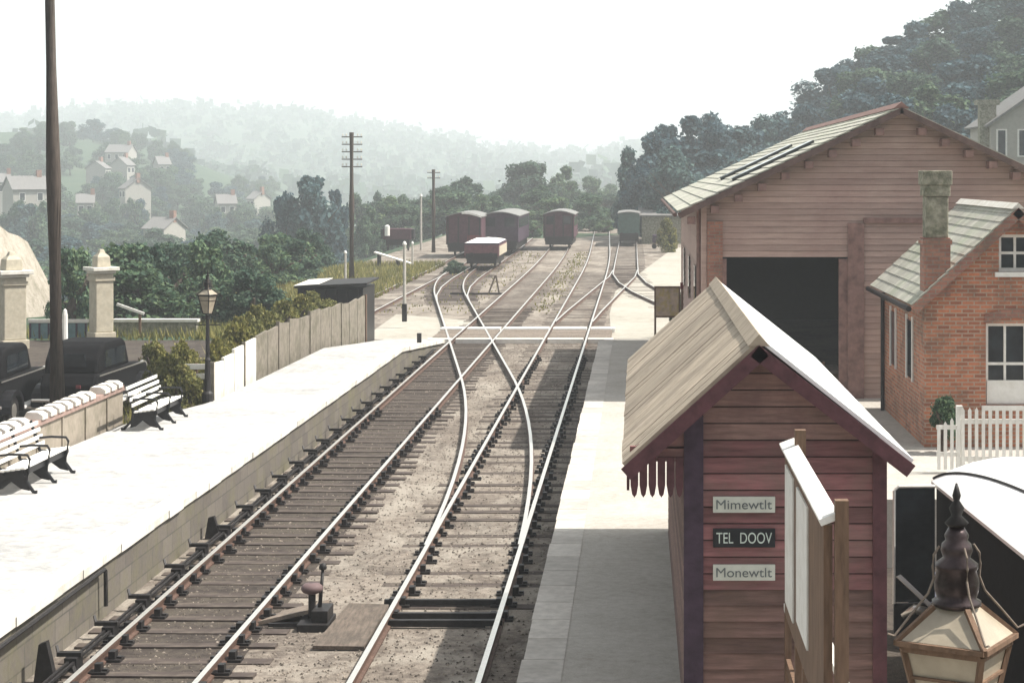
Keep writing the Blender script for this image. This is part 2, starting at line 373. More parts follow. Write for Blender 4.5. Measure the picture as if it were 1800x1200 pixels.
# foot crossing of whitewashed boards over the tracks
t = thing('foot_crossing', 'whitewashed timber foot crossing laid across the tracks between the platform ramps', 'crossing', (-4.3, 72, -.16))
b = MB()
for i in range(9):
    y0 = 69.9 + i * .46
    for x0, x1 in ((-6.62 - .9, -6.72), (-6.58, -5.29), (-5.15, -3.42), (-3.28, -1.97), (-1.83, -1.0)):
        b.box(x0, x1, y0, y0 + .43, -.15, -.02 + rv(-.006, .006))
obj('boards', b, M_wood, t, True)
b = MB(); b.box(-7.6, -6.73, 69.5, 69.88, -.15, .01); b.box(-6.57, -5.3, 69.5, 69.88, -.15, .01); b.box(-5.14, -3.43, 69.5, 69.88, -.15, .01); b.box(-3.27, -1.98, 69.5, 69.88, -.15, .01); b.box(-1.82, -.9, 69.5, 69.88, -.15, .01)
obj('white_edge', b, M_white, t, True)
b = MB()
for x0, x1 in ((-7.6, -6.73), (-6.57, -5.3), (-5.14, -3.43), (-3.27, -1.98), (-1.82, -.9)): b.box(x0, x1, 74.1, 74.9, -.15, .012)
obj('white_edge', b, M_white, t, True)

# ------------------------------------------------------------------ tracks
HALF = .7525
def rail_mb(pts, z=0.0):
    b = MB(); prof = [(-.035, 0), (.035, 0), (.035, -.04), (.012, -.05), (.012, -.11), (.055, -.125), (.055, -.15), (-.055, -.15), (-.055, -.125), (-.012, -.11), (-.012, -.05), (-.035, -.04)]
    n = len(prof); vs = []
    for i, p in enumerate(pts):
        a = pts[max(i - 1, 0)]; c = pts[min(i + 1, len(pts) - 1)]
        d = Vector((c[0] - a[0], c[1] - a[1])).normalized(); r = Vector((d.y, -d.x))
        vs += [(p[0] + r.x * q, p[1] + r.y * q, z + h) for q, h in prof]
    fs = []; mi = []
    for i in range(len(pts) - 1):
        for k in range(n):
            fs.append((i * n + k, i * n + (k + 1) % n, (i + 1) * n + (k + 1) % n, (i + 1) * n + k)); mi.append(1 if k == 0 else 0)
    o = len(b.v); b.v = vs; b.f = [list(f) for f in fs]; b.mi = mi
    return b
def offset(pts, o):
    out = []
    for i, p in enumerate(pts):
        a = pts[max(i - 1, 0)]; c = pts[min(i + 1, len(pts) - 1)]
        d = Vector((c[0] - a[0], c[1] - a[1])).normalized()
        out.append((p[0] + d.y * o, p[1] - d.x * o))
    return out
sl_mb = MB().box(-1.27, 1.27, -.125, .125, -.12, 0)
def sleeper_mesh():
    me = bpy.data.meshes.new('sleeper'); me.from_pydata(sl_mb.v, [], sl_mb.f); me.materials.append(M_sleeper); return me
SL = sleeper_mesh()
cb = MB(); cb.box(-.19, .19, -.10, .10, 0, .035); cb.box(-.11, -.04, -.07, .07, .035, .12); cb.box(.04, .12, -.07, .07, .035, .13); cb.box(-.19, -.13, -.03, .03, .035, .06); cb.box(.13, .19, -.03, .03, .035, .06)
CH = bpy.data.meshes.new('chair'); CH.from_pydata(cb.v, [], cb.f); CH.materials.append(M_iron)
def track(label, pts, z=0.0, start=0, n_individual=100, chairs=True, skip=None, maxY=1e9, sl_from=0, sink=0):
    t = thing('railway_track', label, 'railway track', (pts[0][0], pts[0][1], -.15)); bx = BASE[t.name]
    for o in (-HALF, HALF): obj('rail', rail_mb(offset(pts, o), z), [M_rail, M_railtop], t, True)
    # walk the line
    dist = 0; pos = []; nextd = .3
    for a, c in zip(pts[:-1], pts[1:]):
        L = math.hypot(c[0] - a[0], c[1] - a[1])
        while nextd < dist + L:
            k = (nextd - dist) / L; pos.append((lerp(a[0], c[0], k), lerp(a[1], c[1], k), math.atan2(c[1] - a[1], c[0] - a[0]) - pi / 2)); nextd += .76
        dist += L
    pos = [p for p in pos if not (skip and skip(p)) and p[1] > sl_from]
    far = MB(); cnt = 0; nch = 0
    for p in pos:
        if cnt < n_individual:
            s = bpy.data.objects.new('sleeper', SL); link(s, t); cnt += 1
            s.location = (p[0] - bx[0] + rv(-.05, .05), p[1] - bx[1] + rv(-.05, .05), -.137 + z - sink + rv(-.016, .007) - bx[2]); s.rotation_euler = (0, 0, p[2] + rv(-.028, .028))
            s.scale = (rv(.94, 1.05), rv(.82, 1.15), 1)
            if chairs and nch < 100:
                for o in (-HALF, HALF):
                    c = bpy.data.objects.new('rail_chair', CH); link(c, s); c.location = (o / s.scale[0], 0, 0); nch += 1
        elif p[1] < maxY:
            q = Matrix.Rotation(p[2], 4, 'Z')
            far.add([tuple(q @ Vector(v) + Vector((p[0], p[1], -.159 + z * .2))) for v in sl_mb.v], sl_mb.f)
    if far.v: o = obj('far_sleepers', far, M_sleeper, t, True); o['kind'] = 'stuff'
    return t
XL, XR = -5.94, -2.63
def bend(y): 
    if y < 110: return 0
    if y < 150: return -.0002 * (y - 110) ** 2
    return -.32 - .016 * (y - 150)
Ym = [8, 22, 40, 60, 80, 100] + [110 + 8 * i for i in range(30)] + [380, 460, 560]
track('left main running line with dark sleepers beside the white platform', [(XL + bend(y), y) for y in Ym], 0, sl_from=12, maxY=120)
track('right main running line close beside the shadowed platform edge', [(XR + bend(y), y) for y in Ym], 0, sl_from=26.3, maxY=120, sink=.018)
SW = 27.5
def cross(y):
    k = .00212; yc = 57
    if y < yc: return XR - k * (y - SW) ** 2
    return XR - k * (yc - SW) ** 2 - 2 * k * (yc - SW) * (y - yc)
# let the curve ease back to the siding
cp = []
for i in range(0, 33):
    y = SW + 3.6 + i * 2.2; cp.append((cross(y), y))
cp = [p for p in cp if p[0] > -9.4]
lx, ly = cp[-1]; sl = (cp[-1][0] - cp[-2][0]) / (cp[-1][1] - cp[-2][1])
for i in range(1, 12):
    y = ly + i * 2.5; tt = i / 11; x = lx + sl * (i * 2.5) * (1 - tt * .5); cp.append((x, y))
track('curved turnout track crossing from the right line over to the left sidings', cp, -.004, chairs=False,
      skip=lambda p: abs(p[0] - XL) < 2.9 or abs(p[0] - XR) < 2.9)
SA = -12.25
track('weedy outer siding on the far left behind the platform ramp', [(SA, 73), (SA, 90), (SA, 120), (SA - .3, 150), (SA - 1.2, 200)], -.02, n_individual=60, chairs=False, maxY=170)
track('short siding under the wagon with white load', [(-8.55, 89.5), (-9.15, 95), (-9.62, 102), (-9.85, 110), (-9.95, 125), (-10.1, 150), (-10.6, 180)], -.012, n_individual=60, chairs=False)
track('pale yard siding curving towards the goods shed', [(2.9, 76), (2.4, 84), (1.4, 91), (.45, 98), (-.3, 106), (-.75, 115), (-.8, 130), (-.9, 170)], -.010, chairs=False, n_individual=70)
track('connecting track running from right main line to the yard siding', [(-2.6, 78), (-2.35, 84), (-1.95, 92), (-1.45, 102), (-.95, 112), (-.8, 120)], -.016, chairs=False, n_individual=60, skip=lambda p: abs(p[0] - XR) < .9)
# darker, oily strips of bed under the main lines
for x in (XL,):
    bb = MB(); yy = [-15, 20, 60, 76]
    for a, c in zip(yy[:-1], yy[1:]):
        bb.add([(x - .95 + bend(a), a, -.158), (x + .95 + bend(a), a, -.158), (x + .95 + bend(c), c, -.158), (x - .95 + bend(c), c, -.158)], [(0, 1, 2, 3)])
    struct(obj('trackbed_strip', bb, M_bed))
# point gear
t = thing('switch_gear', 'black stretcher bars tying the switch rails across the right line', 'point rodding', (XR, 26.3, -.15))
for dy in (0, .42, 1.25):
    obj('stretcher_bar', MB().box(XR - .95, XR + .8, 26.0 + dy, 26.08 + dy, -.13, -.05), M_iron, t, True)
t = thing('point_lever', 'black ground point lever with pinkish weight and dark box beside the left line', 'point lever', (*at(555, 1100, -.16), -.16))
bx = BASE[t.name]
b = MB(); b.box(-.2, .22, -.35, .35, 0, .1); b.box(-.02, .2, -.25, .25, .1, .26); obj('base_box', b, M_iron, t, bevel=.01)
b = MB(); b.tube([(.05, 0, .2), (.08, .1, .75)], [.03, .022]); b.lathe([(.001, -.05), (.05, -.03), (.055, 0), (.04, .04), (.001, .055)], (.08, .1, .78), 10); obj('lever', b, M_iron, t, smooth=True)
b = MB(); b.lathe([(.001, -.1), (.12, -.06), (.15, -.02), (.145, .02), (.10, .055), (.001, .06)], (-.05, .0, .52), 14); obj('weight', b, M_pink, t, smooth=True)
b = MB(); b.tube([(-.05, 0, .12), (-.05, 0, .5)], .05); obj('stand', b, M_iron, t)
b = MB(); b.beam((-.1, -.1, .05), (-.62, -.1, .04), .06, .05); b.beam((.1, -.1, .05), (2.3, -.1, .03), .04, .04); obj('rod', b, M_iron, t)
b = MB(); x0, y0 = at(625, 1145, -.16)
t = obj('timber_board', MB().slab((-.33, 0, .06), (.33, 0, .05), (.42, 1.75, .2), (-.12, 1.75, .22), .05), M_wood2); t.location = (at(622, 1143, -.16)[0] - .2, at(622, 1143, -.16)[1], -.155)
tag(t, 'pale timber board lying between the tracks beside the point lever', 'board')
x0, y0 = at(505, 1090, -.16)
t = obj('paving_slab', MB().slab((-.35, -.3, .05), (.35, -.25, .2), (.5, .4, .2), (-.1, .4, .05), .05), M_wood); t.location = (x0, y0, -.155)
tag(t, 'grey timber slab tilted against the point lever base', 'slab')
# signal rodding and its stools beside the left line
b = MB()
for dx in (0, .07): b.beam((-6.98 + dx, 12, -.03), (-6.98 + dx, 66, -.03), .03, .03)
tag(obj('point_rodding', b, M_iron), 'pair of thin black signal rods running along the left platform foot', 'rods')
k = 0
proto = None
for i in range(26):
    y = 18.5 + i * 1.75
    if i == 0:
        proto = MB(); proto.box(-.17, .13, -.05, .05, .02, .07); proto.box(-.05, .1, -.14, .14, -.14, .02); proto.beam((-.02, 0, .02), (.12, -.25, -.13), .04, .04); proto.beam((-.16, 0, .05), (-.2, .06, .13), .03, .03)
        o = obj('rodding_stool', proto, M_iron); P0 = o
    else: o = P0.copy(); COL.objects.link(o)
    o.location = (-6.97 + rv(-.02, .02), y + rv(-.2, .2), 0)
    tag(o, 'small black iron roller stool carrying the signal rods at the left platform foot', 'rod stool', 'roller stools along the signal rods')
for px, py, h in ((40, 1190, .34), (350, 940, .22)):
    x, y = at(px, py, -.1)
    bq = MB(); bq.prism([(-.12, -.15), (.14, -.15), (.03, h), (-.06, h * .9)], -.06, .06)
    o = obj('marker_post', bq, M_iron); o.location = (-7.13, y, 0)
    tag(o, 'small black peg nearest the camera against the left platform wall' if px == 40 else 'small black peg against the platform wall beyond the pipe end', 'peg')
# pipe on the platform face
b = MB(); yp = at(220, 995, .6)[1]
b.tube([(-7.30, 8, .52), (-7.28, yp, .56), (-7.27, yp + .03, .54), (-7.27, yp + .05, .05)], .03, 6)
tag(obj('wall_pipe', b, M_iron), 'thin black pipe along the left platform wall ending in a drop', 'pipe')
# end post on the left platform edge
x, y = at(737, 618, 0)
o = obj('edge_post', MB().box(-.07, .07, -.07, .07, -.15, .62), M_iron); o.location = (x, y, 0); tag(o, 'short black post by the end of the left platform face', 'post')

# ------------------------------------------------------------------ clapboard helper
def clap_gable(b, xl, xr, zb, ze, zr, xc, y, pitch=.155, lap=.012, openings=(), d=-1, m=0, ze2=None, gap=.014):
    """overlapping boards of a gable wall in the plane y, facing d; ze eave height, zr ridge"""
    z = zb
    while z < zr - .03:
        z1 = min(z + pitch - gap, zr - .01)
        er = ze if ze2 is None else ze2
        def span(zz):
            return (lerp(xl, xc, max(0, (zz - ze) / (zr - ze))), lerp(xr, xc, max(0, (zz - er) / (zr - er))))
        a0, b0 = span(z); a1, b1 = span(z1)
        segs = [(a0, b0, a1, b1)]
        for ox0, ox1, oz0, oz1 in openings:
            if z1 > oz0 + .02 and z < oz1 - .02:
                ns = []
                for s0, s1, t0, t1 in segs:
                    if s0 < ox0 and s1 > ox1: ns += [(s0, ox0, t0, ox0), (ox1, s1, ox1, t1)]
                    else: ns.append((s0, s1, t0, t1))
                segs = ns
        for s0, s1, t0, t1 in segs:
            p = [(s0, y + d * (lap + .012), z), (s1, y + d * (lap + .012), z), (t1, y + d * .006, z1), (t0, y + d * .006, z1)]
            q = [(v[0], y - d * .02, v[2]) for v in p]
            b.add(p + q, [(0, 1, 2, 3), (4, 5, 6, 7), (0, 1, 5, 4), (1, 2, 6, 5), (2, 3, 7, 6), (3, 0, 4, 7)], m)
        z += pitch
    return b
def clap_side(b, x, y0, y1, zb, zt, pitch=.155, lap=.012, d=1, m=0):
    z = zb
    while z < zt - .02:
        z1 = min(z + pitch - .014, zt)
        p = [(x + d * (lap + .012), y0, z), (x + d * (lap + .012), y1, z), (x + d * .006, y1, z1), (x + d * .006, y0, z1)]
        q = [(x - d * .02, v[1], v[2]) for v in p]
        b.add(p + q, [(0, 1, 2, 3), (4, 5, 6, 7), (0, 1, 5, 4), (1, 2, 6, 5), (2, 3, 7, 6), (3, 0, 4, 7)], m); z += pitch
    return b

# ------------------------------------------------------------------ the hut on the right platform
HY, HF = 18.0, 27.6
hs_ = F / HY
hx = lambda px: (px - CX) / hs_
hz = lambda py: H - (py - CY) / hs_
t = thing('platform_shelter', 'maroon boarded platform shelter with steep roof and three small signs on its end', 'shelter', (1.35, HY, RZ))
XLw, XRw = hx(1202), hx(1558); XRg = hx(1331); ZR = hz(592); XLe, XRe = hx(1094), hx(1599); ZE = hz(806)
pitchk = (ZR - ZE) / (XRg - XLe)
zew = ZR - (XRg - XLw) * pitchk - .06
kr = (ZR - hz(800)) / (XRe - XRg); zer = ZR - (XRw - XRg) * kr - .06
b = MB(); b2 = MB()
zrr = ZR - .07
obj('shade_backing', MB().prism([(XLw + .1, RZ), (XRw - .05, RZ), (XRw - .05, zer - .03), (XRg, ZR - .1), (XLw + .1, zew - .03)], HY + .021, HY + .05), M_black, t, True)  # black sheet behind the gaps paints the shade lines between boards
zsplit = hz(1035)
zs2 = zsplit + .155 * round((hz(770) - zsplit) / .155)
fl = lambda zz: lerp(XLw + .17, XRg, max(0, (zz - zew - .17 * pitchk) / (zrr - zew - .17 * pitchk))); fr_ = lambda zz: lerp(XRw - .12, XRg, max(0, (zz - zer - .12 * kr) / (zrr - zer - .12 * kr)))
clap_gable(b, XLw + .17, XRw - .12, zsplit, zew + .17 * pitchk, zrr, XRg, HY, ze2=zer + .12 * kr)
b3 = MB(); vv, ff = b.v, b.f; b = MB()
for f0 in range(0, len(vv), 8):
    (b3 if vv[f0][2] > zs2 - .01 else b).add(vv[f0:f0 + 8], [(0, 1, 2, 3), (4, 5, 6, 7), (0, 1, 5, 4), (1, 2, 6, 5), (2, 3, 7, 6), (3, 0, 4, 7)])
obj('upper_boards', b3, M_maroon_top, t, True)  # tan tone at the top, maroon band in the middle, brown below
# lower boards, a darker brown tone
z = RZ
while z < zsplit - .01:
    for s0, s1 in ((XLw + .17, XRw - .12),):
        z1 = z + .142
        p = [(s0, HY - .024, z), (s1, HY - .024, z), (s1, HY - .006, z1), (s0, HY - .006, z1)]; q = [(v[0], HY + .02, v[2]) for v in p]
        b2.add(p + q, [(0, 1, 2, 3), (4, 5, 6, 7), (0, 1, 5, 4), (1, 2, 6, 5), (2, 3, 7, 6), (3, 0, 4, 7)])
    z += (zsplit - RZ) / round((zsplit - RZ) / .155)
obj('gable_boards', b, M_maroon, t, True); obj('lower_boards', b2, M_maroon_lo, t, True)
b = MB(); clap_side(b, XRw - .02, HY + .06, HF - .3, RZ, zer); clap_side(b, XLw + .02, HY + .06, HF - .3, RZ, zew, d=-1)
b.box(XLw, XRw, HF - .3, HF - .25, RZ, zer)
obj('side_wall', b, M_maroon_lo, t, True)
obj('light_block', MB().box(XRw - .08, XRw - .045, HY + .06, HF - .3, RZ, zer).box(XLw + .045, XLw + .08, HY + .06, HF - .3, RZ, zew), M_black, t, True)  # added black sheets that stop light leaking through the side boards
obj('corner_post', MB().box(XLw, XLw + .18, HY - .05, HY + .06, RZ, zew - .05), M_plum, t, True)
obj('corner_post', MB().box(XRw - .13, XRw, HY - .05, HY + .06, RZ, zer - .02), M_trim, t, True)
YF = HY - .28
b = MB(); n = 26
for i in range(n):
    y0 = lerp(YF, HF, i / n); y1 = lerp(YF, HF, (i + 1) / n) - .006; j = rv(0, .012)
    b.slab((XLe - j, y0, ZE + j * .3), (XLe - j, y1, ZE + j * .3), (XRg, y1, ZR + j), (XRg, y0, ZR + j), .035)
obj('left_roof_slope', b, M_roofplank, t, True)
b = MB()
for i in range(n):
    y0 = lerp(YF, HF, i / n); y1 = lerp(YF, HF, (i + 1) / n) - .004; j = rv(0, .004)
    b.slab((XRe, y0, hz(800) + j), (XRe, y1, hz(800) + j), (XRg + .03, y1, ZR + j), (XRg + .03, y0, ZR + j), .035)
obj('right_roof_slope', b, M_wroof, t, True)  # white here is painted sunlight; the left slope keeps the tan roof colour
b = MB(); b.prism([(XRg - .1, ZR - .06), (XRg, ZR + .05), (XRg + .1, ZR - .06)], YF - .01, HF + .01); obj('ridge_cap', b, M_roofplank, t, True)
b = MB(); b.slab((XLe - .01, YF - .035, ZE - .05), (XLe - .01, YF - .002, ZE - .05), (XRg, YF - .002, ZR - .05), (XRg, YF - .035, ZR - .05), .13); obj('bargeboard', b, M_trim, t, True)
b = MB(); b.slab((XRe + .01, YF - .035, hz(800) - .05), (XRe + .01, YF - .002, hz(800) - .05), (XRg, YF - .002, ZR - .05), (XRg, YF - .035, ZR - .05), .13); obj('bargeboard', b, M_trim, t, True)
def valance(b, a, c, top, drop, wdt, ax):
    n = max(1, round((c - a) / wdt)); w_ = (c - a) / n
    for i in range(n):
        u = a + i * w_; pts = [(u + .006, top), (u + w_ - .006, top), (u + w_ - .006, top - drop * .68), (u + w_ * .75, top - drop * .92), (u + w_ * .5, top - drop), (u + w_ * .25, top - drop * .92), (u + .006, top - drop * .68)]
        if ax == 'y': b.prism(pts, HY - .06, HY - .03)
        else: b.prism(pts, XLe + .04, XLe + .065, axis='x')
b = MB(); valance(b, XLe + .07, XLw, ZE + .02, .37, .085, 'y'); valance(b, HY - .02, HF - .1, ZE - .02, .28, .13, 'x')
obj('valance', b, M_trim, t, True)
b = MB(); b.box(XLe + .07, XLw + .17, HY - .03, HY + .02, ZE - .02, ZE + .12)
b.prism([(XLe + .1, ZE + .1), (XLw + .17, ZE + .1), (XLw + .17, zew + .12)], HY - .03, HY + .02)
obj('eaves_board', b, M_maroon, t, True)
def text_on(parent, txt, x0, x1, z0, z1, y, m):
    cu = bpy.data.curves.new('lettering', 'FONT'); cu.body = txt; cu.size = 1; cu.extrude = .004
    o = bpy.data.objects.new('lettering', cu); link(o)
    bpy.context.view_layer.update()
    d = o.dimensions.copy(); me = o.to_mesh().copy() if False else bpy.data.meshes.new_from_object(o.evaluated_get(bpy.context.evaluated_depsgraph_get()))
    bpy.data.objects.remove(o)
    xs_ = [v.co.x for v in me.vertices]; ys_ = [v.co.y for v in me.vertices]
    kx = (x1 - x0) / (max(xs_) - min(xs_)); kz = (z1 - z0) / (max(ys_) - min(ys_)); bx = BASE[parent.name]
    for v in me.vertices:
        v.co = (x0 + (v.co.x - min(xs_)) * kx - bx[0], y - v.co.z * .6 - bx[1], z0 + (v.co.y - min(ys_)) * kz - bx[2])
    me.materials.clear(); me.materials.append(m)
    q = bpy.data.objects.new('lettering', me); link(q, parent); BASE[q.name] = bx; return q
for i, (y0, y1, mt, ml, tx) in enumerate(((871, 899, M_signw, M_letter, 'Mimewtlt'), (927, 960, M_signb, M_letterw, 'TEL  DOOV'), (990, 1018, M_signw, M_letter, 'Monewtlt'))):
    lab = ('topmost cream enamel sign with faint lettering on the maroon shelter end', 'black enamel sign with pale letters between two cream ones on the shelter', 'lowest cream enamel sign below the black one on the shelter')[i]
    s = thing('enamel_sign', lab, 'sign', ((hx(1253) + hx(1362)) / 2, HY - .035, hz(y1)))
    obj('plate', MB().box(hx(1253), hx(1362), HY - .05, HY - .025, hz(y1), hz(y0)), mt, s, True, bevel=.004)
    h = hz(y0) - hz(y1)
    text_on(s, tx, hx(1253) + .03, hx(1362) - .03, hz(y1) + h * .22, hz(y0) - h * .2, HY - .052, ml)
# ------------------------------------------------------------------ notice board and railings in front of the shelter
t = thing('notice_board', 'tall notice board seen edge-on with white cap and white poster frames', 'notice board', (1.32, 14.8, RZ))
xb = 1.27
b = MB(); b.slab((xb - .06, 12.98, 3.63), (xb - .06, 16.65, 3.63), (xb + .07, 16.65, 3.68), (xb + .07, 12.98, 3.68), .05); obj('cap', b, M_white, t, True, bevel=.006)
obj('panel', MB().box(xb - .02, xb + .04, 13.05, 16.5, 2.2, 3.58), M_brown, t, True)
obj('poster_frame', MB().box(xb - .035, xb - .021, 15.5, 16.3, 2.35, 3.5), M_white, t, True)
obj('poster_frame', MB().box(xb - .035, xb - .021, 14.2, 15.15, 2.45, 3.5), M_white, t, True)
obj('post', MB().box(xb + .05, xb + .14, 12.95, 13.04, RZ, 3.76), M_brown, t, True)
obj('post', MB().box(xb + .045, xb + .135, 16.2, 16.29, RZ, 3.8), M_brown, t, True)
obj('foot', MB().box(xb - .03, xb + .04, 13.1, 13.2, RZ, 2.2), M_brown, t, True)
for x, y0, lab in ((1.37, 17.75, 'left of two weathered timber handrails below the edge-on notice board'), (1.60, 17.3, 'right of two weathered timber handrails below the edge-on notice board')):
    t = thing('handrail', lab, 'handrail', (x, 14, RZ), group='handrails by the notice board')
    obj('top_rail', MB().box(x - .035, x + .035, 9.0, y0, 1.95, 2.01), M_white, t, True)
    obj('lower_rail', MB().box(x - .02, x + .02, 9.0, y0 - .05, 1.42, 1.52), M_brown, t, True)
    for k in range(5): obj('post', MB().box(x - .03, x + .03, y0 - .08 - k * 1.9, y0 - k * 1.9, RZ, 1.949), M_brown, t, True)

# ------------------------------------------------------------------ lamps
def lamp(label, x, y, zg, eave, rot, R=.26, side=4, bracket=True, group=None):
    t = thing('platform_lamp', label, 'lamp', (x, y, zg), group=group); E = eave - zg; k = R / .26
    def P(prof, n=16, r=0): return MB().lathe([(q * k, E + z * k) for q, z in prof], (0, 0, 0), n, rot=r)
    post = MB().lathe([(.13, 0), (.13, .18), (.075, .24), (.06, .9), (.075, .95), (.05, 1.0), (.042, E - .62 * k), (.06, E - .6 * k), (.05, E - .5 * k)], (0, 0, 0), 12)
    fm = M_iron if R < .25 else M_brown
    obj('post', post, fm, t, smooth=False)
    obj('glazing', P([(.11, -.46), (.225, -.03), (.225, -.02)], side, rot), M_frost, t)
    fr = MB()
    c = lambda a, r, z: (r * k * cos(a), r * k * sin(a), E + z * k)
    for i in range(side):
        a = rot + i * 2 * pi / side; a2 = rot + (i + 1) * 2 * pi / side
        fr.beam(c(a, .115, -.47), c(a, .235, -.02), .022 * k, .022 * k)
        fr.beam(c(a, .235, -.02), c(a2, .235, -.02), .03 * k, .03 * k); fr.beam(c(a, .115, -.47), c(a2, .115, -.47), .025 * k, .025 * k)
        fr.beam(c(a, .205, -.14), c(a2, .205, -.14), .012 * k, .012 * k)
        fr.beam(c(a, .262, .005), c(a, .10, .135), .022 * k, .02 * k)
        fr.beam(c(a, .262, 0), c(a2, .262, 0), .025 * k, .02 * k)
    obj('frame', fr, fm, t)
    obj('roof_glazing', P([(.255, .005), (.255, .012), (.09, .14)], side, rot), M_frost, t)
    obj('chimney_dome', P([(.085, .13), (.10, .14), (.10, .155), (.08, .165), (.09, .20), (.093, .235), (.08, .28), (.088, .29), (.088, .305), (.055, .33), (.065, .36), (.06, .385), (.045, .40), (.05, .42), (.03, .455)], 20), M_iron if R < .25 else M_plumiron, t, smooth=True)
    obj('finial', P([(.035, .455), (.05, .47), (.02, .50), (.032, .53), (.012, .56), (.018, .58), (.004, .63)], 10), M_iron, t, smooth=True)
    st = MB()
    for i in range(side):
        a = rot + i * 2 * pi / side
        st.tube([c(a, .075, .38), c(a, .10, .345), c(a, .105, .30), c(a, .10, .25), c(a, .125, .19), c(a, .19, .12), c(a, .27, .03), c(a, .30, .04)], .005 * k, 6)
    obj('scroll_strap', st, M_wood, t)
    if bracket: obj('ladder_bar', MB().tube([(-.32 * k, 0, E - .75 * k), (.32 * k, 0, E - .75 * k)], .015 * k, 6), M_iron, t)
    return t
M_plumiron = mat('lamp_copper', (.06, .045, .045), .3, 9, .5, metal=.6, bumps=.2)
lamp('big ornate square lantern close to the camera beside the white van roof', 1.30, 7.9, RZ, zat(1122, 7.9), radians(-75 + 0), R=.262)
lx_, ly_ = at(365, 705, PZ)
lamp('slim black lamp post with tapering lantern at the back of the left platform', lx_, ly_, PZ, zat(518, ly_), radians(20), R=.24)
t = thing('slatted_sign', 'small white slatted board at the foot of the left platform lamp', 'sign', (lx_ - .3, ly_ + .15, PZ))
for k in range(2): obj('slat', MB().box(-.32, .22, -.02, .02, .5 + k * .22, .62 + k * .22), M_white, t)
obj('post', MB().box(-.03, .03, .021, .06, 0, .86), M_brown, t)

# ------------------------------------------------------------------ benches
def bench(x, y, label, proto=None):
    if proto:
        o = dup(proto); o.location = (x, y, PZ); o['label'] = label; return o
    t = thing('platform_bench', label, 'bench', (x, y, PZ), group='white slatted benches on the left platform')
    L = 2.5
    for i in range(5):
        px = .06 + i * .085
        obj('seat_slat', MB().box(px, px + .072, -L / 2, L / 2, .42 - .012 * (4 - i), .45 - .012 * (4 - i)), M_white, t)
    for i in range(4):
        z = .52 + i * .115; xx = .02 - i * .038
        b = MB(); b.beam((xx, -L / 2, z), (xx, L / 2, z), .024, .066); obj('back_slat', b, M_white, t)
    obj('seat_beam', MB().box(.05, .1, -L / 2 + .1, L / 2 - .1, .30, .37).box(.38, .43, -L / 2 + .1, L / 2 - .1, .30, .4), M_black, t)
    for yy in (-L / 2 + .18, 0, L / 2 - .18):
        b = MB()
        b.prism([(-.06, .05), (.06, .08), (.2, .2), (.36, .08), (.5, .05), (.46, .22), (.46, .385), (-.02, .385), (-.02, .22)], yy - .02, yy + .02)
        b.tube([(-.16, yy, .92), (-.03, yy, .5), (.0, yy, .40)], .028, 6)
        b.tube([(.0, yy, .39), (.5, yy, .39)], .03, 6)
        b.tube([(.02, yy, .39), (-.02, yy, .2), (-.18, yy, .03), (-.24, yy, .03)], .03, 6)
        b.tube([(.48, yy, .39), (.44, yy, .2), (.56, yy, .03), (.62, yy, .03)], .03, 6)
        b.tube([(-.08, yy, .13), (.2, yy, .26), (.47, yy, .12)], .022, 6)
        b.prism([(.0, .22), (.1, .39), (.4, .39), (.46, .22), (.3, .30), (.15, .30)], yy - .015, yy + .015)
        b.tube([(-.04, yy, .62), (.2, yy, .64), (.46, yy, .63), (.5, yy, .56), (.48, yy, .42)], .022, 6)
        obj('bench_leg', b, M_black, t)
    return t
b1 = bench(-10.3, 40.5, 'white slatted bench with black iron legs standing between wall end and lamp')
bench(-10.45, 32.7, 'white slatted bench cut by the left edge of the photo', b1)

# ------------------------------------------------------------------ wall and fence at the back of the left platform
t = thing('platform_wall', 'low pinkish wall with white coping blocks behind the benches', 'wall', (-11.05, 34, PZ - .5))
b = MB(); b.box(-11.2, -10.98, 12, 41.2, .2, PZ + .62); obj('wall_panel', b, M_conc, t, True)
b = MB(); y = 12
while y < 41.2: b.box(-10.985, -10.95, y, y + .07, .6, PZ + .6); y += 1.55
obj('wall_rib', b, M_conc, t, True)
b = MB(); b.box(-11.24, -10.93, 12, 41.25, PZ + .621, PZ + .72); obj('brick_course', b, mat('pinkish_coping_course', (.30, .21, .18), .9, 6, .25), t, True)
b = MB(); y = 12
while y < 41:
    if random.random() < .9: b.prism([(-11.27, PZ + .722), (-10.9, PZ + .722), (-10.9, PZ + .80), (-11.0, PZ + .86), (-11.2, PZ + .86)], y, y + .36 + rv(-.05, .02))
    y += .52
obj('coping_block', b, M_concw, t, True)
fp = [(375, 697), (430, 672), (490, 642), (545, 615), (600, 588), (642, 567)]
ft = [(375, 642), (430, 606), (490, 570), (545, 551), (600, 535), (642, 521)]
t = thing('concrete_fence', 'pale concrete panel fence rising along the back of the left platform', 'fence', (*at(375, 697, PZ), PZ))
wp = [at(a, c, PZ) for a, c in fp]; tz = [zat(c[1], p[1]) for c, p in zip(ft, wp)]
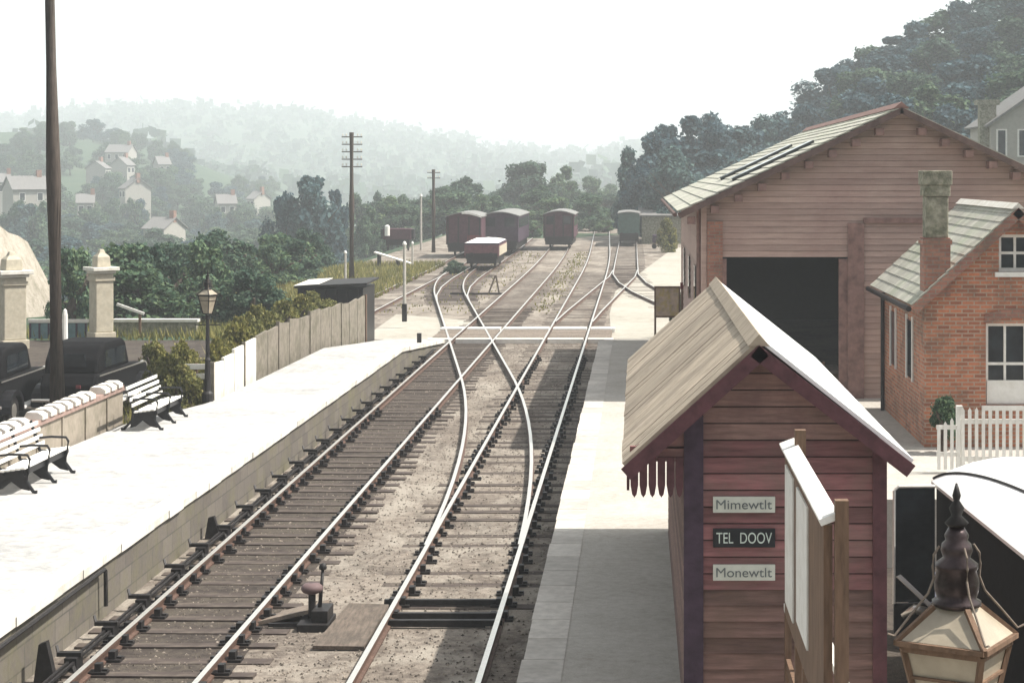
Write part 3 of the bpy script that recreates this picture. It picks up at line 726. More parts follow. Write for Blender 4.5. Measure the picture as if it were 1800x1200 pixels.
for i in range(5):
    (x0, y0), (x1, y1) = wp[i], wp[i + 1]
    for s in range(3):
        f0, f1 = s / 3, (s + 1) / 3 - .012
        a = (lerp(x0, x1, f0), lerp(y0, y1, f0)); c = (lerp(x0, x1, f1), lerp(y0, y1, f1)); za, zc = lerp(tz[i], tz[i + 1], f0) + rv(-.06, .06), lerp(tz[i], tz[i + 1], f1) + rv(-.06, .06)
        zb0 = plat_z(a[1], PZ) - .2
        b = MB(); b.add([(a[0], a[1], zb0), (c[0], c[1], zb0), (c[0], c[1], zc), (a[0], a[1], za), (a[0] - .07, a[1], zb0), (c[0] - .07, c[1], zb0), (c[0] - .07, c[1], zc), (a[0] - .07, a[1], za)],
                        [(0, 1, 2, 3), (4, 5, 6, 7), (0, 1, 5, 4), (1, 2, 6, 5), (2, 3, 7, 6), (3, 0, 4, 7)])
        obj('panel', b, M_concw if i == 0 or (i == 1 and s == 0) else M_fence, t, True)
        if s == 0: obj('post', MB().box(a[0] - .06, a[0] + .03, a[1] - .08, a[1] - .005, zb0, za + .04), M_fence, t, True)
x, y = at(640, 565, PZ)
o = obj('fence_post', MB().box(-.09, .09, -.09, .09, -.8, .95), M_brown); o.location = (x, y, PZ); tag(o, 'dark end post closing the concrete fence at the ramp', 'post')
# dark bunker behind the fence
Yb = 68; x0, x1 = xat(523, Yb), xat(638, Yb)
t = thing('coal_bunker', 'low black bunker with pale lid behind the concrete fence', 'bunker', ((x0 + x1) / 2, Yb, -.2))
obj('bunker_wall', MB().box(x0, x1, Yb, Yb + 3, -.2, zat(507, Yb)), M_black, t, True)
b = MB(); zt = zat(503, Yb); b.slab((x0 - .1, Yb - .1, zt), (x1 + .15, Yb - .1, zt + .12), (x1 + .15, Yb + 3.1, zt + .16), (x0 - .1, Yb + 3.1, zt + .04), .07); obj('lid', b, M_iron, t, True)
obj('lid_board', MB().slab((x0 - .12, Yb - .12, zt + .03), (x0 + .75, Yb - .12, zt + .085), (x0 + .75, Yb + 3.12, zt + .125), (x0 - .12, Yb + 3.12, zt + .07), .02), M_concw, t, True)
for k in range(6): xx = lerp(x0, x1, (k + .5) / 6); obj('batten', MB().box(xx - .03, xx + .03, Yb - .03, Yb - .002, -.2, zt - .1), M_iron, t, True)

# ------------------------------------------------------------------ cars behind the wall
def wheel_mb(r=.34, wd=.14):
    return MB().lathe([(r * .3, -wd / 2), (r * .95, -wd / 2), (r, -wd * .3), (r, wd * .3), (r * .95, wd / 2), (r * .3, wd / 2)], (0, 0, 0), 20)
def vintage_car(label, x, y, z, rz, proto=None):
    if proto:
        o = dup(proto); o.location = (x, y, z); o.rotation_euler = (0, 0, rz); o['label'] = label; return o
    t = thing('vintage_car', label, 'car', (x, y, z), rz, group='old black cars parked behind the platform wall'); t.scale = (1.04, 1.05, 1.04)
    # y forward, rear at -2
    pr = [(-1.95, .45), (-2.0, .8), (-1.85, 1.05), (.55, 1.08), (1.85, .98), (1.95, .9), (1.95, .42), (1.4, .36), (-1.5, .36)]
    obj('body', MB().prism(pr, -.62, .62, axis='x'), M_matte, t, bevel=.06)
    cab = [(-1.8, 1.03), (-1.72, 1.35), (-1.45, 1.62), (-1.1, 1.7), (.05, 1.7), (.28, 1.62), (.62, 1.05)]
    obj('cabin', MB().prism(cab, -.6, .6, axis='x'), M_matte, t, bevel=.07)
    for s in (-1, 1):
        sx = s * .603
        for a, c in ((-1.25, -.55), (-.47, .18)):
            bq = MB(); bq.prism([(a, 1.14), (c + .06, 1.14), (c, 1.52), (a, 1.52)], sx - .012, sx + .012, axis='x'); obj('side_window', bq, M_glass, t)
        for yy, nm in ((-1.35, 0), (1.35, 1)):
            ar = [(yy + .52 * cos(a), .34 + .46 * sin(a)) for a in [pi * i / 10 for i in range(11)]] 
            inn = [(yy + .42 * cos(a), .30 + .40 * sin(a)) for a in [pi * i / 10 for i in range(10, -1, -1)]]
            obj('mudguard', MB().prism(ar + inn, s * .6, s * .86, axis='x'), M_black, t, smooth=False)
            w_ = obj('wheel', wheel_mb(), M_iron, t); w_.rotation_euler = (0, pi / 2, 0); w_.location = (s * .72, yy, .34)
            hb = MB().lathe([(.001, -.08), (.17, -.075), (.17, .075), (.001, .08)], (0, 0, 0), 14); h_ = obj('hub', hb, M_railtop, w_)
        obj('running_board', MB().box(min(s * .62, s * .85), max(s * .62, s * .85), -.9, .95, .33, .38), M_white if s > 0 else M_black, t)
        bq = MB().lathe([(.001, -.09), (.08, -.06), (.11, .06), (.001, .08)], (0, 0, 0), 12); h_ = obj('headlight', bq, M_railtop, t, smooth=True); h_.rotation_euler = (-pi / 2, 0, 0); h_.location = (s * .48, 1.98, .88)
        obj('trim_strip', MB().box(min(s * .622, s * .635), max(s * .622, s * .635), -1.7, 1.75, .98, 1.01), M_railtop, t)
    bq = MB(); bq.prism([(-.35, 1.2), (.35, 1.2), (.3, 1.48), (-.3, 1.48)], -1.76, -1.70); obj('rear_window', bq, M_glass, t)
    bq = MB(); bq.slab((-.52, .6, 1.12), (.52, .6, 1.12), (.5, .31, 1.58), (-.5, .31, 1.58), .02); obj('windscreen', bq, M_glass, t)
    obj('bumper', MB().tube([(-.75, -2.1, .5), (.75, -2.1, .5)], .035, 6), M_railtop, t)
    obj('bumper', MB().tube([(-.75, 2.1, .5), (.75, 2.1, .5)], .035, 6), M_railtop, t)
    for q in (-.25, .25): obj('tail_lamp', MB().box(q - .05, q + .05, -2.03, -1.98, .75, .82), M_red, t)
    return t
c1 = vintage_car('old black car with pale running board parked right of the tall pole', -12.95, 46.2, .27, radians(-2))
vintage_car('old black car at the left edge of the photo behind the wall', -14.85, 44.8, .27, radians(1), c1)

# ------------------------------------------------------------------ poles
def pole(label, x, y, zb, zt, r0, r1, arms=0, armw=.7, group=None):
    t = thing('telegraph_pole', label, 'telegraph pole', (x, y, zb), group=group); h = zt - zb
    obj('pole', MB().tube([(0, 0, 0), (.01, 0, h * .5), (0, 0, h)], [r0, (r0 + r1) / 2, r1], 12), M_pole, t, smooth=True)
    for i in range(arms):
        z = h - .25 - i * .42
        a = obj('crossarm', MB().box(-armw, armw, r1, r1 + .07, z - .03, z + .03), M_pole, t)
        for q in (-.9, -.55, .55, .9):
            ins = MB(); ins.lathe([(.02, 0), (.035, .03), (.04, .08), (.025, .13), (.001, .14)], (q * armw, r1 + .045, z + .05), 8)
            obj('insulator', ins, M_concw, a)
    return t
Yp = 42.0
t = pole('tall thick dark pole rising out of frame behind the platform wall', xat(102, Yp), Yp, .26, 11.5, .19, .135)
t.rotation_euler = (0, radians(-1.1), 0)
Yp = 109; pole('telegraph pole with many crossarms right of the dark rounded tree', xat(618, Yp), Yp, -.2, zat(233, Yp), .17, .13, 5, .58)
Yp = 150; pole('distant telegraph pole above the left wagons', xat(762, Yp), Yp, -.3, zat(298, Yp), .17, .14, 2, .5)
M_post = mat('weathered_white_post', (.42, .40, .36), .8, 8, .2)
def white_post(label, px, py, pt, z=-.16, r=.06, dark=0):
    x, y = at(px, py, z)
    t = thing('signal_post', label, 'post', (x, y, z)); h = zat(pt, y) - z
    if dark: obj('dark_base', MB().box(-r * 1.3, r * 1.3, -r * 1.3, r * 1.3, 0, dark), M_iron, t)
    obj('post', MB().tube([(0, 0, dark), (0, 0, h)], [r, r * .8], 8), M_post, t)
    obj('cap', MB().lathe([(r * 1.3, 0), (r * .9, r * 1.4), (.005, r * 2)], (0, 0, h), 8), M_white, t)
    return t
white_post('pale post with black foot at the end of the left platform ramp', 711, 565, 430, .1, .07, .7)
white_post('tall white signal post beside the left wagons', 740, 440, 345, -.2, .10)
white_post('thin pale post beside the dark bunker and telegraph pole', 607, 520, 445, -.1, .07, .3)
white_post('short pale post beyond the ramp near the weedy siding', 725, 470, 428, -.1, .07)

# ------------------------------------------------------------------ gate pillars and road wall, left
def pillar(label, px0, px1, pt, Y, proto=None):
    xc = (xat(px0, Y) + xat(px1, Y)) / 2; wd = (xat(px1, Y) - xat(px0, Y)) / 2; z0 = .2; h = zat(pt, Y) - z0
    t = thing('gate_pillar', label, 'gate pillar', (xc, Y, z0), radians(38), group='cream stone gate pillars')
    a = wd * .62
    obj('shaft', MB().box(-a, a, -a, a, .35, h * .74), M_cream, t, bevel=.03)
    obj('plinth', MB().box(-a * 1.2, a * 1.2, -a * 1.2, a * 1.2, 0, .349), M_cream, t, bevel=.02)
    obj('neck_band', MB().box(-a * 1.12, a * 1.12, -a * 1.12, a * 1.12, h * .66, h * .70), M_cream, t, bevel=.01)
    b = MB(); b.box(-a * 1.2, a * 1.2, -a * 1.2, a * 1.2, h * .741, h * .77); b.box(-a * 1.5, a * 1.5, -a * 1.5, a * 1.5, h * .771, h * .81); obj('capital', b, M_concw, t, bevel=.015)
    obj('cap_block', MB().lathe([(a * 1.1, h * .811), (a * 1.0, h * .92), (a * .5, h * .96), (a * .3, h)], (0, 0, 0), 4, rot=pi / 4), M_cream, t, bevel=.02)
    return t
pillar('larger cream gate pillar cut by the left edge of the photo', -12, 52, 442, 63)
pillar('cream gate pillar just right of the tall dark pole', 152, 204, 438, 66)
Yw = 68
t = thing('road_wall', 'low roadside wall with pale coping running from the gate pillar', 'wall', (xat(270, Yw), Yw, .2))
obj('wall_body', MB().box(xat(200, Yw), xat(345, Yw), Yw, Yw + .3, -.1, zat(566, Yw)), M_stone, t, True)
obj('coping', MB().box(xat(198, Yw), xat(348, Yw), Yw - .06, Yw + .36, zat(566, Yw) + .001, zat(561, Yw)), M_concw, t, True)
t = thing('entrance_gate', 'closed teal boarded gate between the two cream pillars', 'gate', (xat(110, 66), 66.3, .25))
obj('gate_board', MB().box(xat(48, 66), xat(150, 66), 66.2, 66.26, .3, zat(568, 66)), M_teal, t, True)
obj('top_rail', MB().box(xat(46, 66), xat(152, 66), 66.16, 66.3, zat(568, 66) + .001, zat(562, 66)), M_concw, t, True)
b = MB()
for k in range(7): xx = lerp(xat(50, 66), xat(148, 66), k / 6); b.box(xx - .03, xx + .03, 66.17, 66.199, .3, zat(569, 66))
obj('gate_stile', b, M_plum, t, True)
o = obj('milepost', MB().lathe([(.1, 0), (.09, .6), (.06, .7), (.001, .74)], (0, 0, 0), 8), M_white); o.location = (xat(122, 65), 64.5, .27); o.scale = (1, 1, 1.6); tag(o, 'little white bollard in front of the teal gate', 'bollard')
t = thing('wooden_barrier', 'sloping white barrier pole leaning from the right gate pillar', 'barrier', (xat(205, 67), 67.4, .3))
obj('bar', MB().beam((xat(200, 67), 67.4, zat(536, 67)), (xat(248, 67), 67.4, zat(553, 67)), .09, .09), M_white, t, True)
obj('stay', MB().beam((xat(240, 67), 67.45, -.1), (xat(240, 67), 67.45, zat(552, 67)), .08, .08), M_brown, t, True)

# ------------------------------------------------------------------ goods shed
GY, GF = 43.5, 67.0
gs = F / GY; gx = lambda px: (px - CX) / gs; gz = lambda py: H - (py - CY) / gs
t = thing('goods_shed', 'large brown boarded goods shed with pale roof and open dark doorway', 'goods shed', (6, GY, RZ))
GXL, GXA, GZA = gx(1238), gx(1580), gz(188); GXR = 2 * GXA - GXL; GZE = gz(372); gexl = gx(1190); gexr = 2 * GXA - gexl
gk = (GZA - GZE) / (GXA - gexl); gze_w = GZA - (GXA - GXL) * gk
D0, D1, DT = gx(1270), gx(1490), gz(455)
E0, E1, ET = gx(1522), gx(1620), gz(392)
b = MB(); clap_gable(b, GXL, GXR, RZ - .2, gze_w - .1, GZA - .12, GXA, GY, .135, .010, openings=((D0, D1, 0, DT),), gap=.007)
obj('front_boards', b, M_shed, t, True)
b = MB(); y0_, y1_ = GY + .021, GY + .05; zt_ = lambda x: GZA - .16 - abs(x - GXA) * gk
for xa, xb2, lo in ((GXL + .05, D0, RZ), (D0, D1, DT + .02), (D1, E0, RZ), (E0, GXA, RZ), (GXA, GXR - .05, RZ)):
    if xb2 > xa: b.prism([(xa, lo), (xb2, lo), (xb2, zt_(xb2)), (xa, zt_(xa))], y0_, y1_)
obj('shade_backing', b, M_black, t, True)  # black behind the front boards paints shade into their gaps
b = MB(); clap_side(b, GXL + .02, GY + .05, GF, RZ - 1.0, gze_w - .1, .2, .014, -1); clap_side(b, GXR - .02, GY + .05, GF, RZ - 1.0, gze_w - .1, .2, .014, 1)
obj('side_boards', b, M_shed, t, True)
obj('light_block', MB().box(GXL + .05, GXL + .1, GY + .06, GF, RZ - 1, gze_w - .1).box(GXR - .1, GXR - .05, GY + .06, GF, RZ - 1, gze_w - .1).prism([(GXL + .1, RZ - 1), (GXR - .1, RZ - 1), (GXR - .1, gze_w - .1), (GXA, GZA - .2), (GXL + .1, gze_w - .1)], GF - .08, GF - .03), M_black, t, True)  # added black sheets blocking light at the side and rear board gaps
b = MB(); clap_gable(b, GXL, GXR, RZ - 1, gze_w - .1, GZA - .12, GXA, GF, .3, .014, d=1); obj('rear_boards', b, M_shed, t, True)
def gzr(x): return GZA - abs(x - GXA) * gk
yv = GY - .45; yr = GF + .4
b = MB(); nr = 17; ny = 40
for i in range(nr):
    f0, f1 = i / nr, (i + 1) / nr
    xa, xb_ = lerp(gexl, GXA, f0), lerp(gexl, GXA, f1) + .03; za, zb_ = gzr(xa) + .03, gzr(xb_) + .005
    for j in range(ny):
        y0, y1 = lerp(yv, yr, j / ny), lerp(yv, yr, (j + 1) / ny)
        y0 += (i % 2) * 0; b.slab((xa, y0, za), (xa, y1 - .01, za), (xb_, y1 - .01, zb_), (xb_, y0, zb_), .03)
obj('left_roof_slope', b, M_slate, t, True)
b = MB()
b.slab((GXA, yv, GZA), (GXA, yr, GZA), (gexr, yr, gzr(gexr)), (gexr, yv, gzr(gexr)), .05); obj('right_roof_slope', b, M_slate, t, True)
obj('ridge_cap', MB().prism([(GXA - .18, GZA - .05), (GXA, GZA + .1), (GXA + .18, GZA - .05)], yv - .01, yr), M_shedtrim, t, True)
for yy in (46.0, 52.5):
    b = MB(); xa, xb_ = lerp(gexl, GXA, .27), lerp(gexl, GXA, .66)
    b.slab((xa, yy, gzr(xa) + .1), (xa, yy + 1.3, gzr(xa) + .1), (xb_, yy + 1.3, gzr(xb_) + .1), (xb_, yy, gzr(xb_) + .1), .08); obj('rooflight', b, M_glass, t, True)
for xe in (gexl, gexr):
    b = MB(); b.slab((xe, yv - .05, gzr(xe) - .03), (xe, yv - .002, gzr(xe) - .03), (GXA, yv - .002, GZA - .03), (GXA, yv - .05, GZA - .03), .13); obj('bargeboard', b, M_bargeb, t, True)
    for i in range(9):
        f = (i + .6) / 9.5; xx = lerp(xe, GXA, f); z_ = gzr(xx) - .26; obj('purlin_end', MB().box(xx - .09, xx + .09, yv + .03, GY - .03, z_ - .16, z_), M_shedtrim, t, True)
obj('corner_post', MB().box(GXL - .07, GXL + .05, GY - .06, GY + .06, RZ - .2, gze_w - .12), M_shed, t, True)
obj('door_pier', MB().box(GXL + .06, D0, GY - .10, GY - .03, RZ - .2, gze_w - .5), M_brick2, t, True)
obj('door_pier', MB().box(D1, D1 + .36, GY - .08, GY - .025, RZ - .2, gz(392)), M_shedtrim, t, True)
obj('door_jamb', MB().box(D0 + .001, D0 + .09, GY - .03, GY + .1, RZ - .2, DT), M_shedtrim, t, True)
obj('door_jamb', MB().box(D1 - .2, D1 - .001, GY - .022, GY + .1, RZ - .2, DT), M_shedtrim, t, True)
obj('door_beam', MB().box(E0 - .06, E1 + .1, GY - .09, GY - .03, ET, ET + .12), M_shedtrim, t, True)
obj('floor', MB().box(GXL + .1, GXR - .1, GY + .1, GF - .1, RZ + .006, RZ + .012), M_bed, t, True)
obj('guttering', MB().tube([(gexl - .05, yv, gzr(gexl) - .06), (gexl - .05, yr, gzr(gexl) - .06)], .05, 8), M_bargeb, t, True)
obj('downpipe', MB().tube([(GXL - .12, GY + .25, gze_w - .2), (GXL - .12, GY + .25, RZ)], .05, 8), M_shedtrim, t, True)
b = MB()
for yy in (49, 55, 61): obj('side_window', MB().box(GXL - .05, GXL - .03, yy, yy + 1.2, 2.4, 3.6), M_glass, t, True)
# things standing inside the doorway
t = thing('hand_barrow', 'dim barrow standing inside the open shed doorway', 'barrow', (gx(1470), GY + 1.6, RZ + .012))
obj('deck', MB().box(-.4, .25, -.7, .7, .45, .52), M_wood, t)
for s in (-1, 1):
    w_ = obj('wheel', wheel_mb(.22, .06), M_iron, t); w_.rotation_euler = (0, pi / 2, 0); w_.location = (s * .25, .3, .22)
    obj('handle', MB().beam((s * .25, -.7, .5), (s * .25, -1.2, .75), .05, .05), M_brown, t)
obj('leg', MB().box(-.3, .2, -.6, -.52, 0, .45), M_brown, t)
# sack pile in doorway
# poster board and bucket by the shed's corner
Yb = 66; t = thing('poster_board', 'framed poster board with ochre poster beside the corner of the goods shed', 'poster board', (xat(1172, Yb), Yb, plat_z(Yb, RZ)))
x0, x1, z0, z1 = xat(1150, Yb), xat(1196, Yb), zat(558, Yb), zat(503, Yb)
obj('panel', MB().box(x0 + .06, x1 - .06, Yb - .02, Yb + .02, z0 + .06, z1 - .06), M_ochre, t, True)
obj('frame', MB().box(x0, x0 + .06, Yb - .04, Yb + .04, z0, z1).box(x1 - .06, x1, Yb - .04, Yb + .04, z0, z1).box(x0 + .06, x1 - .06, Yb - .04, Yb + .04, z1 - .06, z1).box(x0 + .06, x1 - .06, Yb - .04, Yb + .04, z0, z0 + .06), M_brown, t, True)
obj('leg', MB().box(x0 + .0, x0 + .07, Yb + .05, Yb + .1, -.16, z0 + .3), M_brown, t, True); obj('leg', MB().box(x1 - .07, x1, Yb + .05, Yb + .1, -.16, z0 + .3), M_brown, t, True)
Yb = 64; x0, x1 = xat(1197, Yb), xat(1224, Yb); zb = plat_z(Yb, RZ)
t = thing('stacked_crate', 'dark crate with red lid standing between poster board and shed wall', 'crate', ((x0 + x1) / 2, Yb, zb))
obj('crate_body', MB().box(x0, x1, Yb - .25, Yb + .25, zb, zat(507, Yb)), M_brown, t, True)
b = MB()
for k in range(4): zz = zb + .12 + k * .22; b.box(x0 - .015, x1 + .015, Yb - .27, Yb - .251, zz, zz + .14)
obj('slat', b, M_brick2, t, True)
obj('lid', MB().box(x0 - .02, x1 + .02, Yb - .28, Yb + .28, zat(507, Yb) + .001, zat(497, Yb)), M_red, t, True)
Yb = 72; t = thing('shrub', 'small dark bush against the far corner of the goods shed', 'bush', (xat(1190, Yb), Yb, -.15))
SHRUB_SPOT = t

# ------------------------------------------------------------------ brick house on the right
BY = 35.7; bs = F / BY; bx_ = lambda px: (px - CX) / bs; bz = lambda py: H - (py - CY) / bs; BF = 41.6
t = thing('brick_house', 'orange red brick house with white sash windows and slate roof', 'house', (8, BY, RZ))
BXL = bx_(1625); BXA = bx_(1786); BXR = 2 * BXA - BXL; BZA = bz(363); bk = (bz(512) - BZA) / (BXL - BXA) if False else (BZA - bz(512)) / (BXA - BXL); BZE = bz(512) - .1
W0, W1, WZ0, WZ1 = bx_(1733), 2 * BXA - bx_(1733), bz(712), bz(568)
U0, U1, UZ0, UZ1 = bx_(1756), 2 * BXA - bx_(1756), bz(478), bz(412)
def wall_with_holes(b, poly_x, zlo, zhi_fn, y0, y1, holes):
    xs_ = sorted(set([poly_x[0], poly_x[1]] + [BXA] + [h for hh in holes for h in hh[:2]]))
    for xa, xb2 in zip(xs_[:-1], xs_[1:]):
        segs = [(zlo, None)]; hz_ = sorted([(h[2], h[3]) for h in holes if h[0] <= xa + 1e-6 and h[1] >= xb2 - 1e-6])
        cur = zlo
        for a, c in hz_: b.prism([(xa, cur), (xb2, cur), (xb2, a), (xa, a)], y0, y1); cur = c
        b.prism([(xa, cur), (xb2, cur), (xb2, zhi_fn(xb2)), (xa, zhi_fn(xa))], y0, y1)
bzr = lambda x: BZA - abs(x - BXA) * bk - .08
b = MB(); wall_with_holes(b, (BXL, BXR), RZ, bzr, BY, BY + .3, ((W0, W1, WZ0, WZ1), (U0, U1, UZ0, UZ1)))
obj('front_wall', b, M_brick, t, True)
b = MB(); b.box(BXL, BXL + .3, BY + .3, BF, RZ, bzr(BXL)); b.box(BXR - .3, BXR, BY + .3, BF, RZ, bzr(BXL)); b.prism([(BXL + .3, RZ), (BXR - .3, RZ), (BXR - .3, bzr(BXR - .3)), (BXA, bzr(BXA)), (BXL + .3, bzr(BXL + .3))], BF - .3, BF - .001)
obj('side_wall', b, M_brick, t, True)
def sash(x0, x1, z0, z1, y, nx_, nz_, arch, parent):
    fr = obj('window', MB().box(x0, x0 + .06, y, y + .08, z0, z1).box(x1 - .06, x1, y, y + .08, z0, z1).box(x0 + .06, x1 - .06, y, y + .08, z1 - .06, z1).box(x0 + .06, x1 - .06, y, y + .08, z0, z0 + .07), M_white, parent, True)
    b = MB()
    for i in range(1, nx_): xx = lerp(x0, x1, i / nx_); b.box(xx - .022, xx + .022, y + .01, y + .05, z0 + .07, z1 - .06)
    for i in range(1, nz_): zz = lerp(z0, z1, i / nz_); b.box(x0 + .06, x1 - .06, y + .005, y + .055, zz - .025, zz + .025)
    obj('glazing_bar', b, M_white, fr, True); BASE[fr.name] = BASE[parent.name]
    obj('pane', MB().box(x0 + .05, x1 - .05, y + .06, y + .075, z0 + .05, z1 - .05), M_glass, fr, True)
    obj('sill', MB().box(x0 - .08, x1 + .08, y - .16, y + .05, z0 - .09, z0 - .002), M_white, fr, True)
    n = 10; arcs = [(lerp(x0 - .02, x1 + .02, i / n), z1 + .002 + arch * sin(pi * i / n)) for i in range(n + 1)]
    obj('arch', MB().prism(arcs + [(p[0], p[1] + .16) for p in arcs[::-1]], y - .125, y - .0), M_brick2, fr, True)
    obj('tympanum', MB().prism(arcs, y - .09, y + .05), M_white, fr, True)
sash(W0, W1, WZ0, WZ1, BY + .1, 3, 2, .1, t); sash(U0, U1, UZ0, UZ1, BY + .1, 2, 2, .08, t)
obj('lower_panel', MB().box(W0 + .03, W1 - .03, BY + .06, BY + .095, WZ0 + .02, lerp(WZ0, WZ1, .30)), M_white, t, True)
# side windows
for y0 in (37.2, 39.6):
    obj('side_window', MB().box(BXL - .02, BXL - .002, y0, y0 + .7, 2.0, 3.1), M_glass, t, True); obj('side_window_frame', MB().box(BXL - .035, BXL - .003, y0 - .09, y0 - .001, 1.95, 3.2).box(BXL - .035, BXL - .003, y0 + .701, y0 + .79, 1.95, 3.2), M_white, t, True)
yv = BY - .22; yr = BF + .2; ex = BXL - .28; exr = BXR + .28
b = MB(); nr = 12
for i in range(nr):
    f0, f1 = i / nr, (i + 1) / nr; xa, xb2 = lerp(ex, BXA, f0), lerp(ex, BXA, f1) + .02
    y0 = yv
    while y0 < yr:
        y1 = min(y0 + .3 + rv(-.02, .02), yr); b.slab((xa, y0, BZA - (BXA - xa) * bk + .03), (xa, y1 - .008, BZA - (BXA - xa) * bk + .03), (xb2, y1 - .008, BZA - (BXA - xb2) * bk + .01), (xb2, y0, BZA - (BXA - xb2) * bk + .01), .025); y0 = y1
obj('left_roof_slope', b, M_slate, t, True)
b = MB(); b.slab((BXA, yv, BZA), (BXA, yr, BZA), (exr, yr, BZA - (exr - BXA) * bk), (exr, yv, BZA - (exr - BXA) * bk), .05); obj('right_roof_slope', b, M_slate, t, True)
obj('ridge_tile', MB().prism([(BXA - .12, BZA - .04), (BXA, BZA + .07), (BXA + .12, BZA - .04)], yv - .01, yr + .01), M_concw, t, True)
for xe in (ex, exr):
    b = MB(); b.slab((xe, yv - .04, BZA - abs(xe - BXA) * bk - .02), (xe, yv - .002, BZA - abs(xe - BXA) * bk - .02), (BXA, yv - .002, BZA - .02), (BXA, yv - .04, BZA - .02), .16); obj('bargeboard', b, M_brick2, t, True)
obj('gutter', MB().tube([(ex - .04, yv, BZA - (BXA - ex) * bk - .05), (ex - .04, yr, BZA - (BXA - ex) * bk - .05)], .055, 8), M_iron, t, True)
obj('downpipe', MB().tube([(BXL - .07, BF - .35, BZA - (BXA - ex) * bk - .1), (BXL - .07, BF - .35, RZ)], .045, 8), M_iron, t, True)
cx0, cx1 = bx_(1623), bx_(1669)
ch = obj('chimney', MB().box(cx0, cx1, BY - .12, BY + .42, bz(520), bz(418)), M_brick2, t, True); BASE[ch.name] = BASE[t.name]
obj('stack', MB().box(cx0 + .04, cx1 - .03, BY - .08, BY + .38, bz(418), bz(345)), M_stone, ch, True, bevel=.02)
b = MB(); b.box(cx0 - .0, cx1 + .0, BY - .12, BY + .42, bz(345) + .001, bz(325)); b.box(cx0 - .03, cx1 + .03, BY - .15, BY + .45, bz(325), bz(300)); obj('stack_cap', b, M_stone, ch, True, bevel=.015)
b = MB()
for xx in (cx0, cx1): b.box(xx - .03, xx + .03, BY - .14, BY + .44, bz(430), bz(421))
obj('corbel', b, M_brick2, ch, True)
# picket fence
FY = 32.6; fx = lambda px: xat(px, FY); fzt = zat(716, FY)
t = thing('picket_fence', 'white picket fence in front of the brick house', 'fence', (fx(1725), FY, RZ))
b = MB(); x = fx(1690)
while x < fx(1990):
    b.prism([(x, RZ + .06), (x + .055, RZ + .06), (x + .055, fzt - .05), (x + .0275, fzt), (x, fzt - .05)], FY, FY + .02); x += .115
obj('pale', b, M_white, t, True)
obj('rail', MB().box(fx(1688), fx(1990), FY + .022, FY + .06, fzt - .28, fzt - .2), M_white, t, True); obj('rail', MB().box(fx(1688), fx(1990), FY + .022, FY + .06, RZ + .2, RZ + .28), M_white, t, True)
for px in (1688, 1840): obj('post', MB().box(fx(px) - .05, fx(px) + .05, FY + .061, FY + .16, RZ, fzt + .02), M_white, t, True)
t = thing('picket_gate', 'low white picket gate at the left end of the picket fence', 'gate', (fx(1665), FY - .1, RZ))
b = MB(); x = fx(1646); i = 0
while x < fx(1686):
    b.prism([(x, RZ + .08), (x + .055, RZ + .08), (x + .055, zat(745 - i * 6, FY) - .05), (x + .0275, zat(745 - i * 6, FY)), (x, zat(745 - i * 6, FY) - .05)], FY - .1, FY - .08); x += .11; i += 1
obj('pale', b, M_white, t, True); obj('rail', MB().box(fx(1645), fx(1687), FY - .078, FY - .05, RZ + .3, RZ + .37), M_white, t, True); obj('rail', MB().box(fx(1645), fx(1687), FY - .078, FY - .05, RZ + .75, RZ + .82), M_white, t, True)

# ------------------------------------------------------------------ white-roofed van beside the shelter
VG = -.158
t = thing('delivery_van', 'black van with glaring white cambered roof and open door beside the shelter', 'van', (4.92, 20.8, VG), radians(2.6)); 
# local: x right, y forward (away); half width 1.02
VT = 2.06 - VG; L0, L1 = -8.6, 3.75  # rear lengthened out of view so its shadow covers the road beside
# body sized under the roof
body = [(-1.0, .3), (1.0, .3), (1.0, VT - .03), (-1.0, VT - .03)]
obj('body', MB().prism(body, L0 + .1, L1 - .1), M_matte, t, bevel=.03)
n = 14; arc = [(-1.04 + 2.08 * i / n, VT + .30 * sin(pi * i / n) ** .8) for i in range(n + 1)]
b = MB(); b.prism(arc + [(1.04, VT - .04), (-1.04, VT - .04)], L0, L1); obj('roof', b, M_wroof, t)
pts = []
for i in range(25):
    a = i / 24; xx = -1.04 + 1.0 * sin(a * pi / 2) * 1.0; yy = L1 - .02 - 3.4 * (1 - cos(a * pi / 2)) if False else 0
    k = a; xx = lerp(-1.02, -.35, sin(k * pi / 2)); yy = L1 - 5.5 * (1 - cos(k * pi / 2)) * .9
    u = (xx + 1.04) / 2.08; pts.append((xx, yy, VT + .30 * sin(pi * u) ** .8 + .012))
obj('roof_seam', MB().tube(pts, .016, 6), M_iron, t)
obj('bonnet', MB().prism([(-.45, .5), (.45, .5), (.42, 1.0), (.2, 1.08), (-.2, 1.08), (-.42, 1.0)], L1 - .1, L1 + 1.3), M_black, t, bevel=.05)
for s in (-1, 1):
    for yy in (L1 + .8, L0 + 1.5):
        ar = [(yy + .62 * cos(a), .36 + .52 * sin(a)) for a in [pi * i / 12 for i in range(13)]]; inn = [(yy + .5 * cos(a), .33 + .45 * sin(a)) for a in [pi * i / 12 for i in range(12, -1, -1)]]
        obj('mudguard', MB().prism(ar + inn, s * .68, s * 1.08, axis='x'), M_bluegrey, t, bevel=.02)
        w_ = obj('wheel', wheel_mb(.4, .18), M_iron, t); w_.rotation_euler = (0, pi / 2, 0); w_.location = (s * .88, yy, .4)
